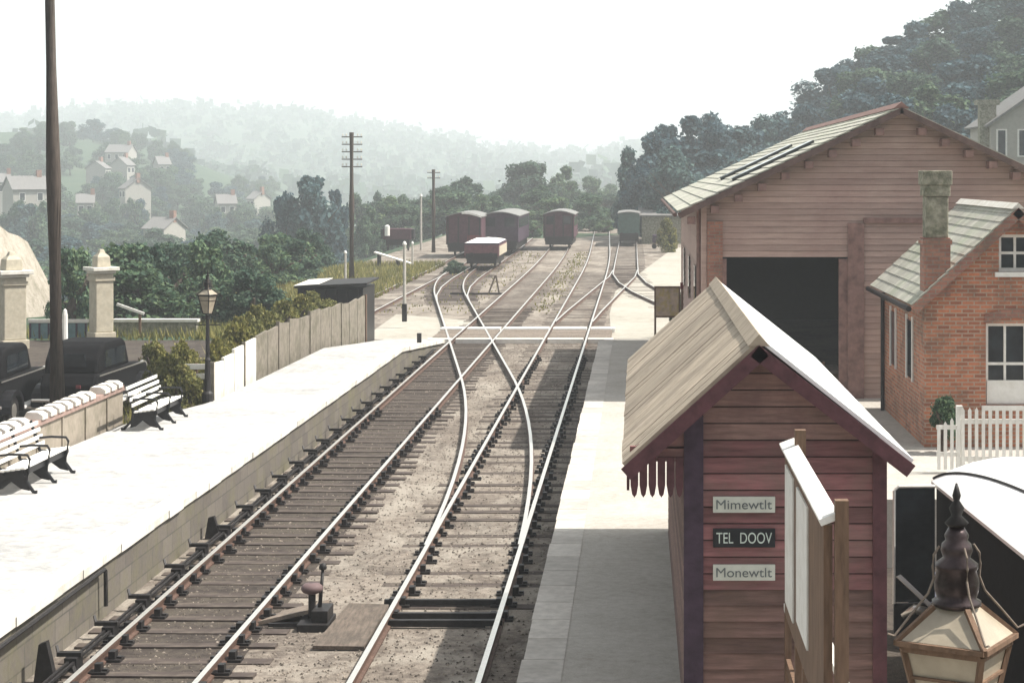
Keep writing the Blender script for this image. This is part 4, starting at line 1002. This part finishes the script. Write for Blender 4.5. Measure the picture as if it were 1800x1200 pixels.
# open door swung out at the front-left corner of the van
dz0, dz1 = .35, VT - .01; yv = L1 - .35
door = obj('open_door', MB().box(-1.58, -1.05, yv, yv + .05, dz0, .75), M_black, t, bevel=.01)
obj('door_frame', MB().tube([(-1.06, yv, dz1), (-1.52, yv, dz1), (-1.575, yv, dz1 - .05), (-1.58, yv, .75)], .02, 8), M_white, door)
obj('door_glass', MB().box(-1.565, -1.06, yv + .02, yv + .03, .76, dz1 - .02), M_glass, door)
obj('white_dust_sheet', MB().slab((-1.55, yv - .06, 1.1), (-1.5, yv - .04, 1.12), (-1.08, yv - .04, .72), (-1.1, yv - .06, .68), .04), M_wroof, door)
b = MB(); b.tube([(-1.5, yv - .12, .62), (-1.35, yv - .15, .72), (-1.18, yv - .13, .66), (-1.08, yv - .12, .5)], [.03, .06, .07, .03], 8); obj('wing_mirror', b, M_railtop, door, smooth=True)

# ------------------------------------------------------------------ rolling stock
def running_gear(t, hw, L, m=M_iron):
    b = MB(); b.box(-hw + .15, hw - .15, 0.0, L, .30, .82); b.box(-hw + .1, hw - .1, -.02, .12, .6, .95); obj('underframe', b, m, t)
    for yy in (L * .2, L * .8):
        for s in (-1, 1):
            w_ = obj('wheel', wheel_mb(.46, .12), m, t); w_.rotation_euler = (0, pi / 2, 0); w_.location = (s * .75, yy, .47)
    for s in (-1, 1):
        bb = MB().lathe([(.06, 0), (.06, .3), (.17, .31), (.17, .36), (.001, .37)], (0, 0, 0), 12); o = obj('buffer', bb, m, t); o.rotation_euler = (pi / 2, 0, 0); o.location = (s * .6, 0, .85)
def van(name, label, cat, px0, px1, py_base, py_top, col, roofm, L=6, ribs=True, windows=0, zt=-.0, rise=.3):
    zb = 0; xa, Y = at(px0, py_base, zb); xb2, _ = at(px1, py_base, zb); top = zat(py_top, Y)
    hw = (xb2 - xa) / 2; t = thing(name, label, cat, ((xa + xb2) / 2, Y, zb))
    he = top - rise
    obj('body', MB().box(-hw, hw, 0.05, L, .83, he), col, t, bevel=.02)
    n = 12; arc = [(-hw - .08 + (2 * hw + .16) * i / n, he + rise * sin(pi * i / n)) for i in range(n + 1)]
    obj('roof', MB().prism(arc + [(p[0], p[1] - .07) for p in arc[::-1]], -.1, L + .15), roofm, t)
    arc2 = [(-hw + 2 * hw * i / n, he + (rise - .08) * sin(pi * i / n) + .001) for i in range(n + 1)]
    obj('end_panel', MB().prism(arc2, .05, L - .05), col, t)
    if ribs:
        b = MB()
        for f in (-.9, -.3, .3, .9): b.box(f * hw - .05, f * hw + .05, 0, .05, .83, he)
        b.box(-hw, hw, .01, .06, .83, .95); obj('rib', b, M_iron, t)
    if windows:
        for s in (-1, 1):
            for k in range(windows): y0 = .6 + k * (L - 1) / windows; obj('window', MB().box(min(s * hw, s * (hw + .012)), max(s * hw, s * (hw + .012)), y0, y0 + (L - 1) / windows - .4, he - .95, he - .25), M_glass, t)
            obj('window', MB().box(min(s * .25, s * .8) * hw, max(s * .25, s * .8) * hw, .03, .049, he - .8, he - .15), M_glass, t)
    running_gear(t, hw, L); return t
t = van('goods_van', 'dark maroon van with white rimmed arched roof on the left siding', 'railway van', 784, 846, 450, 373, M_purple, M_roofgrey, 7)
hw = .5 * (at(846, 450)[0] - at(784, 450)[0]); 
tw = t
n = 12; he = zat(373, at(784, 450)[1]) - .3
arc = [(hw * (-.1) + (hw * 1.12) * i / n, 0) for i in range(n + 1)]
arc = [(x, he + .3 * sin(pi * (x + hw + .08) / (2 * hw + .16)) + .012) for x, _ in arc]
obj('white_roof_edge', MB().prism(arc + [(p[0], p[1] - .14) for p in arc[::-1]], -.16, -.101), M_white, t)
obj('red_panel', MB().box(hw * .2, hw + .02, 0, .045, 1.0, 1.5), M_red, t)
van('passenger_coach', 'grey roofed passenger coach standing behind the white loaded wagon', 'railway coach', 846, 911, 446, 372, M_plum, M_roofgrey, 14, False, 6)
van('brake_van', 'maroon van with grey arched roof standing alone on the left main line', 'railway van', 955, 1009, 437, 370, M_purple, M_roofgrey, 9, True, 2)
van('green_van', 'faded green van end standing on the pale yard siding', 'railway van', 1087, 1124, 430, 372, M_green, M_roofgrey, 10, False, 0, rise=.12)
# open wagon with white sheeted load
xa, Y = at(816, 472); xb2, _ = at(877, 472); hw = (xb2 - xa) / 2; t = thing('open_wagon', 'low purple open wagon heaped with a white load', 'railway wagon', ((xa + xb2) / 2, Y, 0)); Lw = 7
zt = zat(424, Y)
obj('body', MB().box(-hw, hw, 0, Lw, .75, zt - .12), mat('open_wagon_red', (.15, .065, .075), .75, 5, .35), t, bevel=.02)
obj('top_band', MB().box(-hw - .02, hw + .02, -.02, Lw + .02, zt - .22, zt - .119), M_plum, t)
obj('side_panel', MB().box(hw + .001, hw + .03, .1, Lw - .1, .8, zt - .33), M_cream, t)
b = MB(); nx_, ny_ = 8, 14; vs_ = []
for j in range(ny_ + 1):
    for i in range(nx_ + 1):
        u, v = i / nx_ * 2 - 1, j / ny_ * 2 - 1; vs_.append((u * hw * .98, Lw / 2 + v * Lw * .49, zt - .11 + .22 * (1 - u * u) ** .5 * (1 - v ** 4) ** .5 * (.8 + .4 * mnoise.noise(Vector((u * 2, v * 4, 1))))))
b.add(vs_, [(j * (nx_ + 1) + i, j * (nx_ + 1) + i + 1, (j + 1) * (nx_ + 1) + i + 1, (j + 1) * (nx_ + 1) + i) for j in range(ny_) for i in range(nx_)])
obj('white_load', b, M_white, t, smooth=True); running_gear(t, hw, Lw)
# dark red cart and leaning planks beyond the ramp
x, y = at(698, 440, -.1)
t = thing('dark_cart', 'small dark red cart with a white tank beyond the left ramp', 'cart', (x, y, -.15))
obj('cart_body', MB().box(-1.1, 1.1, 0, 1.4, .9, 1.75), M_purple, t, bevel=.03); obj('cart_end', MB().box(-1.3, -1.101, .1, 1.3, .95, 1.7), M_black, t); obj('cart_end', MB().box(1.101, 1.3, .1, 1.3, .95, 1.7), M_black, t)
obj('tank', MB().lathe([(.2, 0), (.2, .75), (.1, .85), (.001, .86)], (-.75, -.2, 1.2), 12), M_white, t)
obj('axle_frame', MB().box(-.9, .9, .2, 1.2, .45, .899), M_iron, t)
for s in (-1, 1):
    w_ = obj('wheel', wheel_mb(.45, .1), M_iron, t); w_.rotation_euler = (0, pi / 2, 0); w_.location = (s * .8, .7, .45)
x, y = at(690, 470, -.1)
t = thing('ramp_planks', 'weathered pale plank ramp leaning on low trestles beyond the left platform end', 'ramp', (x, y, -.15))
obj('plank', MB().slab((-1.2, 0, 1.05), (1.2, 0, .3), (1.2, 1.0, .3), (-1.2, 1.0, 1.05), .08), M_concw, t); obj('trestle', MB().box(-1.0, -.85, .1, .9, 0, .9), M_iron, t); obj('trestle', MB().box(.2, .35, .1, .9, 0, .52), M_iron, t)
x, y = at(862, 517, -.15)
t = thing('buffer_stop', 'small pale triangular trestle between the sidings and left main line', 'trestle', (x, y, -.15))
b = MB(); b.beam((-.5, 0, .04), (.5, 0, .04), .1, .08); b.beam((-.1, 0, 0), (.25, 0, .95), .08, .08); b.beam((.45, 0, 0), (.28, 0, .95), .08, .08); obj('frame', b, M_wood, t); obj('ground_beam', MB().box(-2.0, .6, -.4, -.3, 0, .09), M_iron, t)
x, y = at(1163, 436, -.1)
t = thing('luggage_trolley', 'small loaded trolley near the end of the goods shed', 'trolley', (x, y, -.15))
obj('deck', MB().box(-.9, .9, -.4, .4, .4, .48), M_wood, t); obj('bundle', MB().box(-.75, -.1, -.35, .35, .481, 1.15), M_plum, t, bevel=.08); obj('bundle', MB().box(-.05, .35, -.3, .3, .481, .95), M_bluegrey, t, bevel=.06); obj('sack', MB().lathe([(.2, 0), (.26, .2), (.2, .45), (.08, .55)], (.6, 0, .481), 10), M_white, t, smooth=True)
for s in (-1, 1):
    w_ = obj('wheel', wheel_mb(.2, .06), M_iron, t); w_.rotation_euler = (pi / 2, 0, 0); w_.location = (s * .6, -.36, .2)
    w_ = obj('wheel', wheel_mb(.2, .06), M_iron, t); w_.rotation_euler = (pi / 2, 0, 0); w_.location = (s * .6, .36, .2)
# low store hut beyond the yard
Yh = 168; t = thing('yard_store', 'low pale roofed store beyond the green van', 'store', (xat(1165, Yh), Yh, -.2))
obj('wall', MB().box(xat(1128, Yh), xat(1215, Yh), Yh, Yh + 5, -.2, zat(381, Yh)), M_stone, t, True)
b = MB(); b.slab((xat(1122, Yh), Yh - .4, zat(378, Yh)), (xat(1220, Yh), Yh - .4, zat(378, Yh)), (xat(1220, Yh), Yh + 5, zat(366, Yh)), (xat(1122, Yh), Yh + 5, zat(366, Yh)), .12); obj('roof', b, M_tile, t, True)

# ------------------------------------------------------------------ trees
def crown_mesh(name, m, blobs, n, leaf, seed, squash=1.0):
    rnd = random.Random(seed); vs_ = []; fs = []
    for i in range(n):
        c, r = blobs[rnd.randrange(len(blobs))]
        d = Vector((rnd.gauss(0, 1), rnd.gauss(0, 1), rnd.gauss(0, 1))).normalized(); rr = r * (rnd.random() ** .3) * (rnd.uniform(1.0, 1.45) if rnd.random() < .16 else 1) * (.9 + .25 * mnoise.noise(d * 2.5 + Vector(c)))
        p = Vector(c) + Vector((d.x * rr, d.y * rr, d.z * rr * squash))
        nrm = (d * .7 + Vector((rnd.gauss(0, .5), rnd.gauss(0, .5), rnd.gauss(.25, .5)))).normalized()
        u = nrm.orthogonal().normalized(); u.rotate(Matrix.Rotation(rnd.random() * 6.28, 3, nrm)); v = nrm.cross(u); s = leaf * rnd.uniform(.4, 1.7)
        o = len(vs_); vs_ += [tuple(p + u * s * .55), tuple(p + v * s * .42 + nrm * s * .08), tuple(p - u * s * .5), tuple(p - v * s * .42 + nrm * s * .08)]; fs.append((o, o + 1, o + 2, o + 3))
    me = bpy.data.meshes.new(name); me.from_pydata(vs_, [], fs); me.materials.append(m); return me
def tree_proto(kind, seed, n=11000, leaf=.27, hgt=8, wid=3.6, lowest=.16):
    rnd = random.Random(seed); blobs = []
    for i in range(26):
        k = rnd.random(); z = hgt * (lowest + (0.93 - lowest) * k); w_ = wid * (1 - abs(k - .4) ** 1.6 * 1.1)
        a = rnd.random() * 6.28; rr = w_ * rnd.random() ** .5 * (.80 - .3 * k)
        blobs.append(((rr * cos(a), rr * sin(a), z), rnd.uniform(.20, .36) * wid * (1 - .3 * k)))
    blobs.append(((0, 0, hgt * .6), wid * .5)); 
    cm = crown_mesh('crown', M_lf[kind], blobs, n, leaf, seed)
    tb = MB(); tb.tube([(0, 0, -.5), (.1, 0, hgt * .25), (-.05, .1, hgt * .55), (0, 0, hgt * .8)], [.28, .2, .13, .04], 8)
    for i in range(6):
        a = rnd.random() * 6.28; z = hgt * rnd.uniform(.28, .5); tb.tube([(0, 0, z), (wid * .35 * cos(a), wid * .35 * sin(a), z + hgt * .15), (wid * .6 * cos(a), wid * .6 * sin(a), z + hgt * .28)], [.11, .07, .02], 6)
    tm = bpy.data.meshes.new('trunk'); tm.from_pydata(tb.v, [], tb.f); tm.materials.append(M_trunk)
    return cm, tm
PROT = {k: [tree_proto(k, 10 * k + i, hgt=8, wid=rnd_w) for i, rnd_w in enumerate((3.6, 4.2, 3.9))] for k in (0, 1, 3)}
BUSH = {k: [tree_proto(k, 77 + 10 * k + i, n=9000, leaf=.075, hgt=1.6, wid=1.05, lowest=.12) for i in range(2)] for k in (0, 1, 2)}
def tree(label, cat, x, y, h, wd, kind, z=None, group=None, lib=PROT, bh=8, name='tree', i=None):
    cm, tm = lib[kind][random.randrange(len(lib[kind])) if i is None else i % len(lib[kind])]
    z = terrain(x, y) if z is None else z
    t = thing(name, label, cat, (x, y, z), rv(0, 6.28), group)
    s = h / bh; sw = wd / (2 * (3.3 if lib is PROT else 1.0)); t.scale = (sw, sw, s)
    c = bpy.data.objects.new('crown', cm); link(c, t); k = bpy.data.objects.new('trunk', tm); link(k, t); return t
def tree_px(label, px, py_top, Y, wd_px, kind, group=None, zb=None, name='tree'):
    x = xat(px, Y); z = terrain(x, Y) if zb is None else zb; return tree(label, 'tree', x, Y, zat(py_top, Y) - z, wd_px * Y / F, kind, z, group, name=name)
tree_px('large dark rounded tree just left of the telegraph pole', 545, 305, 190, 150, 3)
tree_px('lower dark tree joining the left flank of the rounded dark tree', 500, 345, 195, 90, 3)
tree_px('dark tree peeping from behind the right of the telegraph pole', 590, 330, 200, 70, 3)
tree_px('tallest bushy tree in the middle distance above the maroon van', 925, 283, 250, 120, 0)
tree_px('greyish tree right beside the tallest middle distance tree', 985, 292, 262, 85, 1)
tree_px('broad low tree behind the two left wagons', 825, 312, 235, 110, 0)
tree_px('low grey green tree between the white signal post and far pole', 700, 345, 225, 110, 1)
tree_px('small tree above the end of the running lines', 1040, 312, 300, 60, 1)
tree_px('thin hazy tree near where the rails vanish', 1075, 325, 340, 50, 1)
tree_px('rounded blue green tree at the left end of the right hand wood', 1150, 236, 180, 130, 3)
tree_px('tallest tree of the wood beside the goods shed roof', 1225, 200, 188, 190, 3)
tree_px('tree filling the gap between wood and shed roof', 1300, 218, 194, 180, 3)
tree_px('tree peeking above the left eave of the goods shed roof', 1355, 208, 200, 150, 3)
tree_px('lower tree in front of the right hand wood beyond the yard', 1185, 262, 172, 150, 3)
tree_px('rounded tree above the goods shed roof slope', 1405, 180, 207, 160, 3)
for k, (px, py, Y, wd, kd, lab) in enumerate((
    (1110, 262, 184, 90, 3, 'leftmost low tree of the right hand wood'), (1165, 215, 190, 130, 3, 'broad tree left of the tallest in the right hand wood'), (1255, 206, 193, 150, 3, 'broad tree right of the tallest in the right hand wood'), (1320, 224, 199, 150, 3, 'tree of the right hand wood nearest the shed eave'), (1260, 262, 178, 190, 3, 'wide low tree filling the front of the right hand wood'),
    (1130, 300, 176, 100, 3, 'low tree behind the green van at the wood edge'))):
    tree_px(lab, px, py, Y, wd, kd)
Gs = 'low scrubby trees behind the wagons in the middle distance'
r5 = random.Random(9)
for k in range(34):
    Y = r5.uniform(205, 300); px = 630 + k * 13.5 + r5.uniform(-12, 12); py = (352 if px < 760 else 338 if px < 1000 else 350) + r5.uniform(-14, 16)
    x = xat(px, Y); z = terrain(x, Y); tree('low scrubby tree behind the wagons in the middle distance', 'tree', x, Y, max(2.5, zat(py, Y) - z), r5.uniform(4, 7.5), (0, 1, 0)[k % 3], z, Gs)
# wooded hill, right
G = 'trees crowding the wooded hill on the right'
tops = [(1440, 165), (1465, 120), (1500, 108), (1540, 80), (1580, 62), (1620, 40), (1660, 20), (1700, 4), (1745, -14), (1790, -30), (1830, -40), (1480, 150), (1520, 120), (1560, 100), (1600, 85), (1650, 65), (1700, 55), (1750, 40), (1800, 20),
        (1500, 170), (1550, 140), (1605, 125), (1660, 110), (1720, 100), (1770, 90), (1820, 80), (1590, 170), (1640, 150), (1690, 150), (1740, 140), (1800, 120), (1660, 190), (1710, 195), (1620, 195), (1680, 225), (1730, 235), (1760, 175)]
for i, (px, py) in enumerate(tops):
    Y = (232 if i < 11 else 212 if i < 19 else 190 if i < 26 else 165) + rv(-6, 6); x = xat(px, Y); zt = zat(py, Y); h = rv(7, 9.5)
    tree('blue green tree in the mass covering the hill behind the goods shed', 'tree', x, Y, h, rv(8.5, 11), 3 if i % 3 else 0, zt - h, G)
# valley woods, left
G = 'hazy trees on the valley side left of the railway'
rn = random.Random(5); cnt = 0
while cnt < 230:
    Y = 170 + 560 * rn.random() ** 1.25; px = rn.uniform(-30, 640 if Y < 300 else 480); x = xat(px, Y)
    if x > -26: continue
    if Y < 215 and 440 < px < 630: continue
    tree('hazy green tree among the woods on the valley side left of the railway', 'tree', x, Y, rn.uniform(4.5, 8.5), rn.uniform(7, 12), (1, 0, 0, 3)[cnt % 4], None, G); cnt += 1
# trees tucked in front of the hillside houses
# bank bushes
G = 'green bushes on the railway bank behind the platform fence'
for cnt in range(64):
    Y = 74 + 70 * rn.random(); px = rn.uniform(205, 640); x = xat(px, Y)
    x = min(x, -17 - rn.random() * 6) if px < 560 else x - 4
    tree('bushy green shrub on the bank beyond the platform fence', 'bush', x, Y, rn.uniform(1.4, 3.6), rn.uniform(2.8, 5.2), (1, 0, 0, 1)[cnt % 4], terrain(x, Y) - .2, G, BUSH, 1.6, 'bush')
G = 'yellowing bushes right behind the concrete fence'
for cnt, (px, py, Y, wd) in enumerate(((415, 570, 52, 1.4), (460, 548, 56, 1.7), (500, 530, 60, 1.6), (395, 600, 49, 1.1), (440, 560, 54, 1.5), (545, 545, 63, 1.2), (480, 555, 57, 1.3), (385, 592, 48.5, 1.0), (425, 556, 53, 1.3), (455, 536, 56, 1.4), (490, 528, 59, 1.6), (520, 518, 62, 1.7), (555, 512, 65, 1.8), (530, 536, 62, 1.5), (575, 528, 66, 1.6))):
    x = xat(px, Y); z = .1; tree('yellowing bush showing over the concrete platform fence', 'bush', x, Y, zat(py, Y) - z, wd, 2, z, G, BUSH, 1.6, 'bush')
G = 'brownish shrubs between the wall end and the lamp'
for cnt, (px, py, Y) in enumerate(((285, 605, 46), (320, 600, 47), (300, 625, 44.5), (340, 615, 48), (270, 600, 49), (330, 640, 44.4))):
    x = xat(px, Y); z = .2; tree('dry brownish shrub between wall end and lamp post', 'bush', x, Y, zat(py, Y) - z, 1.3, 2, z, G, BUSH, 1.6, 'bush')
t = SHRUB_SPOT; t.scale = (.35, .35, 1.1)
cm, tm = BUSH[0][0]; c = bpy.data.objects.new('crown', cm); link(c, t); c = bpy.data.objects.new('trunk', tm); link(c, t)
tree('yellow green bush beside the low store past the yard', 'bush', xat(1172, 150), 150, zat(384, 150) + .2, 2.4, 2, -.2, None, BUSH, 1.6, 'bush')
tree('low bush in front of the dark van on the left siding', 'bush', xat(800, 118), 118, zat(458, 118) + .2, 1.7, 0, -.2, None, BUSH, 1.6, 'bush')
tree('dark clipped bush at the left corner of the brick house', 'bush', bx_(1645), BY - .8, .75, .8, 0, RZ + .3, None, BUSH, 1.6, 'bush')
for px, py, Y in ((1060, 398, 200), (1020, 385, 210), (935, 400, 185)):
    tree('trackside bush between far rails and wagons, %s' % {1060: 'nearest the vanishing rails', 1020: 'just right of the maroon van', 935: 'just left of the maroon van'}[px], 'bush', xat(px, Y), Y, zat(py, Y) + .2 + .6, 2.8, 1, -.2, None, BUSH, 1.6, 'bush')
# rough grass on the bank: nobody could count it
def tufts(name, n, region, hgt, m, label):
    b = MB(); r2 = random.Random(11)
    for i in range(n):
        x, y = region(r2); z = max(terrain(x, y), -.165 if x > -19 else -99)
        for k in range(3):
            a = r2.random() * 6.28; h = hgt * r2.uniform(.5, 1.3); w_ = .012 * (1 + y / 60); lx2, ly2 = cos(a) * h * .5, sin(a) * h * .5
            b.add([(x - sin(a) * w_, y + cos(a) * w_, z), (x + sin(a) * w_, y - cos(a) * w_, z), (x + lx2, y + ly2, z + h)], [(0, 1, 2)])
    o = obj(name, b, m); o['kind'] = 'stuff'; o['label'] = label; o['category'] = 'grass'; return o
tufts('bank_grass', 9000, lambda r: (r.uniform(-22, -12.8), r.uniform(66, 130)), .35, M_lf[2], 'dry pale grass on the bank beyond the left platform')
tufts('track_weeds', 900, lambda r: ((-4.3 + r.gauss(0, .35)) if r.random() < .5 else r.uniform(-11.4, -7.2), r.uniform(24, 62) if r.random() < .0 else r.uniform(84, 150)), .1, M_lf[2], 'small weeds growing among the sidings')
def gr(r):
    y = r.uniform(42, 66); return (pl_back(y) - .3 - abs(r.gauss(0, 1.0)), y)
tufts('verge_grass', 5000, gr, .45, M_lf[2], 'straggling dry grass behind the platform fence')

b = MB(); r4 = random.Random(21)
for i in range(15000):
    y = 20 + 50 * r4.random() ** 1.5; x = r4.uniform(-7.0, -1.4); q = r4.uniform(.010, .03); z = -.16
    a = r4.random() * 6; c_, s_ = cos(a) * q, sin(a) * q
    b.add([(x + c_, y + s_, z), (x - s_ * .8, y + c_ * .8, z), (x - c_, y - s_, z), (x + s_ * .8, y - c_ * .8, z), (x + c_ * .3, y + s_ * .3, z + q * .75)], [(0, 1, 4), (1, 2, 4), (2, 3, 4), (3, 0, 4)])
o = obj('loose_ballast', b, mat('ballast_stone', (.17, .145, .12), .95, 3, .5, island=.7)); o['kind'] = 'stuff'; o['label'] = 'loose ballast stones scattered between the rails'; o['category'] = 'ballast'

# ------------------------------------------------------------------ pale rock bank, houses
b = MB(); Yr = 118; nn = 14; vs_ = []
for j in range(nn + 1):
    for i in range(nn + 1):
        x = lerp(-60, -35.2, i / nn); y = lerp(Yr - 12, Yr + 14, j / nn); e = 1 - ((j / nn - .5) * 2) ** 2
        h = 5.2 * smooth01((-35.6 - x) / 2.6) * max(0, e) ** .6; vs_.append((x, y, terrain(x, y) - .4 + h * 2.0 + .8 * mnoise.noise(Vector((x * .4, y * .4, 2))) * min(1, h)))
b.add(vs_, [(j * (nn + 1) + i, j * (nn + 1) + i + 1, (j + 1) * (nn + 1) + i + 1, (j + 1) * (nn + 1) + i) for j in range(nn) for i in range(nn)])
struct(obj('bank', b, M_rock, smooth=True))
def house(label, px, py_base, Y, wd_px, hh=3.2, rh=2.2, rz=0, wm=None, rm=None, depth=6, group=None, chimney=True):
    x = xat(px, Y); z = zat(py_base, Y); hw = wd_px * Y / F / 2
    if Y > 200: hh *= .62; rh *= .7; hw *= .7
    t = thing('house', label, 'house', (x, y_ := Y, z), rz, group)
    dp = max(1, z - min(terrain(x + a, Y + c) for a in (-5, 0, 5) for c in (0, 4, 9)) + 1); obj('wall', MB().box(-hw, hw, 0, depth, -dp, hh).prism([(0, hh), (depth, hh), (depth / 2, hh + rh)], -hw, hw, axis='x'), wm or M_render, t)
    r = MB(); r.slab((-hw - .3, -.35, hh - .15), (hw + .3, -.35, hh - .15), (hw + .3, depth / 2, hh + rh + .08), (-hw - .3, depth / 2, hh + rh + .08), .12)
    r.slab((-hw - .3, depth + .35, hh - .15), (hw + .3, depth + .35, hh - .15), (hw + .3, depth / 2, hh + rh + .08), (-hw - .3, depth / 2, hh + rh + .08), .12)
    ro = obj('roof', r, rm or M_tile, t)
    if chimney: obj('chimney', MB().box(hw * .6, hw * .6 + .8, depth / 2 - .4, depth / 2 + .4, hh + rh * .5, hh + rh + 1.1), M_brick2, ro)
    n = max(2, int(hw / 1.1))
    for i in range(n):
        xx = -hw + (i + .5) * 2 * hw / n; f = obj('window', MB().box(xx - .5, xx + .5, -.05, -.002, hh - 2.1, hh - .7), M_white, t); obj('pane', MB().box(xx - .42, xx + .42, -.06, -.051, hh - 2.0, hh - .8), M_glass, f)
    return t
Yh = 128; xh = xat(1868, Yh); xl_ = xat(1742, Yh); ze_ = zat(214, Yh); zb_ = zat(300, Yh); zr_ = zat(128, Yh); hw = xh - xl_
t = thing('house', 'pale stone gabled house among the trees above the goods shed', 'house', (xh, Yh, zb_))
obj('wall', MB().box(-hw, hw, 0, 8, -3, ze_ - zb_).prism([(-hw, ze_ - zb_), (hw, ze_ - zb_), (0, zr_ - zb_)], 0, 8), M_render, t)
b = MB()
for q in (-1, 1): b.slab((q * (hw + .4), -.4, ze_ - zb_ - .25), (q * (hw + .4), 8.4, ze_ - zb_ - .25), (0, 8.4, zr_ - zb_ + .1), (0, -.4, zr_ - zb_ + .1), .14)
obj('roof', b, M_tile, t)
for xx in (-hw + .7, -hw + 2.1, 1.2):
    f = obj('window', MB().box(xx - .36, xx + .36, -.06, -.002, .9, 2.75), M_white, t); obj('pane', MB().box(xx - .24, xx + .24, -.075, -.061, 1.0, 2.65), M_glass, f)
o = thing('stone_chimney', 'lone stone chimney left of the pale hillside house', 'chimney', (xat(1735, 129), 129, zat(275, 129))); obj('shaft', MB().box(-.55, .55, -.4, .4, -2, zat(185, 129) - zat(275, 129)), M_stone, o); obj('cap', MB().box(-.75, .75, -.55, .55, zat(185, 129) - zat(275, 129) + .001, zat(176, 129) - zat(275, 129)), M_stone, o)
house('grey gabled house nearest on the hillside beside the tall dark pole', 55, 352, 330, 90, 3.2, 3.0, radians(35), M_render, M_tile)
house('long pale house high on the hillside right of the pole', 205, 282, 560, 60, 4, 3, radians(-10))
house('small white house below the long pale one', 190, 312, 500, 22, 4, 2.5, radians(70), M_render)
house('white gabled cottage right of the long pale house', 230, 306, 520, 26, 4, 3, radians(60), M_render)
house('white house with dark roof at the right of the hillside row', 290, 302, 540, 30, 3.5, 3, radians(30), M_render)
house('broad cream house in the middle of the hillside', 215, 350, 420, 34, 4, 3, radians(-50), M_render)
house('low white cottage in the trees below the cream house', 150, 372, 380, 40, 3, 2.2, radians(15), M_render)
house('pale cottage by the valley floor behind the lamp', 270, 420, 300, 60, 2.8, 2.2, radians(-20), M_render)
house('white house half hidden in trees left of the rounded dark tree', 400, 372, 420, 44, 3, 2.6, radians(20), M_render)
house('whitish cottage at the photo edge beside the pale bank', 6, 335, 400, 30, 3, 2.4, radians(20), M_render)
house('tiny white house in the haze left of the dark tree', 440, 362, 470, 24, 3, 2.4, radians(-30), M_render)
for hpx, hpy, hY in ((55, 352, 330), (205, 282, 560), (190, 312, 500), (230, 306, 520), (290, 302, 540), (215, 350, 420), (150, 372, 380), (270, 420, 300), (400, 372, 420), (440, 362, 470)):
    for k in range(5):
        Y = hY - rn.uniform(5, 14); x = xat(hpx + rn.uniform(-30, 30), Y); z = min(terrain(x, Y), zat(hpy, Y) - .5)
        tree('hazy green tree among the woods on the valley side left of the railway', 'tree', x, Y, zat(hpy - rn.uniform(-6, 9), Y) - z, rn.uniform(6, 10), (1, 0, 3)[k % 3], z, 'hazy trees on the valley side left of the railway')
# far-off woods and hedges on the hill: read as one mass
b = MB(); r3 = random.Random(3)
for i in range(900):
    Y = r3.uniform(850, 2100); px = r3.uniform(-80, 1150); x = xat(px, Y); z = terrain(x, Y); s = r3.uniform(4, 11)
    for k in range(16):
        d = Vector((r3.gauss(0, 1), r3.gauss(0, 1), r3.gauss(0, .7))); p = Vector((x, Y, z + s * .4)) + d * s * .45; q = Vector((r3.gauss(0, 1), r3.gauss(0, 1), r3.gauss(0, 1))).normalized(); u = q.orthogonal().normalized(); v = q.cross(u); w_ = s * .35
        b.add([p + u * w_, p + v * w_, p - u * w_, p - v * w_], [(0, 1, 2, 3)])
o = obj('far_wood', b, M_lf[0]); o['kind'] = 'stuff'; o['label'] = 'hazy far-off woods on the valley hill'; o['category'] = 'wood'

# ------------------------------------------------------------------ the air
b = MB().box(-2700, 2700, -80, 3700, -40, 420)
m = bpy.data.materials.new('haze'); m.use_nodes = True; nt = m.node_tree
for n_ in list(nt.nodes):
    if n_.type == 'BSDF_PRINCIPLED': nt.nodes.remove(n_)
pv = nt.nodes.new('ShaderNodeVolumePrincipled'); pv.inputs['Color'].default_value = (.90, .955, 1.0, 1); pv.inputs['Density'].default_value = .0008
nt.links.new(pv.outputs[0], nt.nodes['Material Output'].inputs['Volume'])
o = obj('haze', b, m); o['kind'] = 'stuff'; o['label'] = 'pale summer haze filling the valley air'; o['category'] = 'haze'
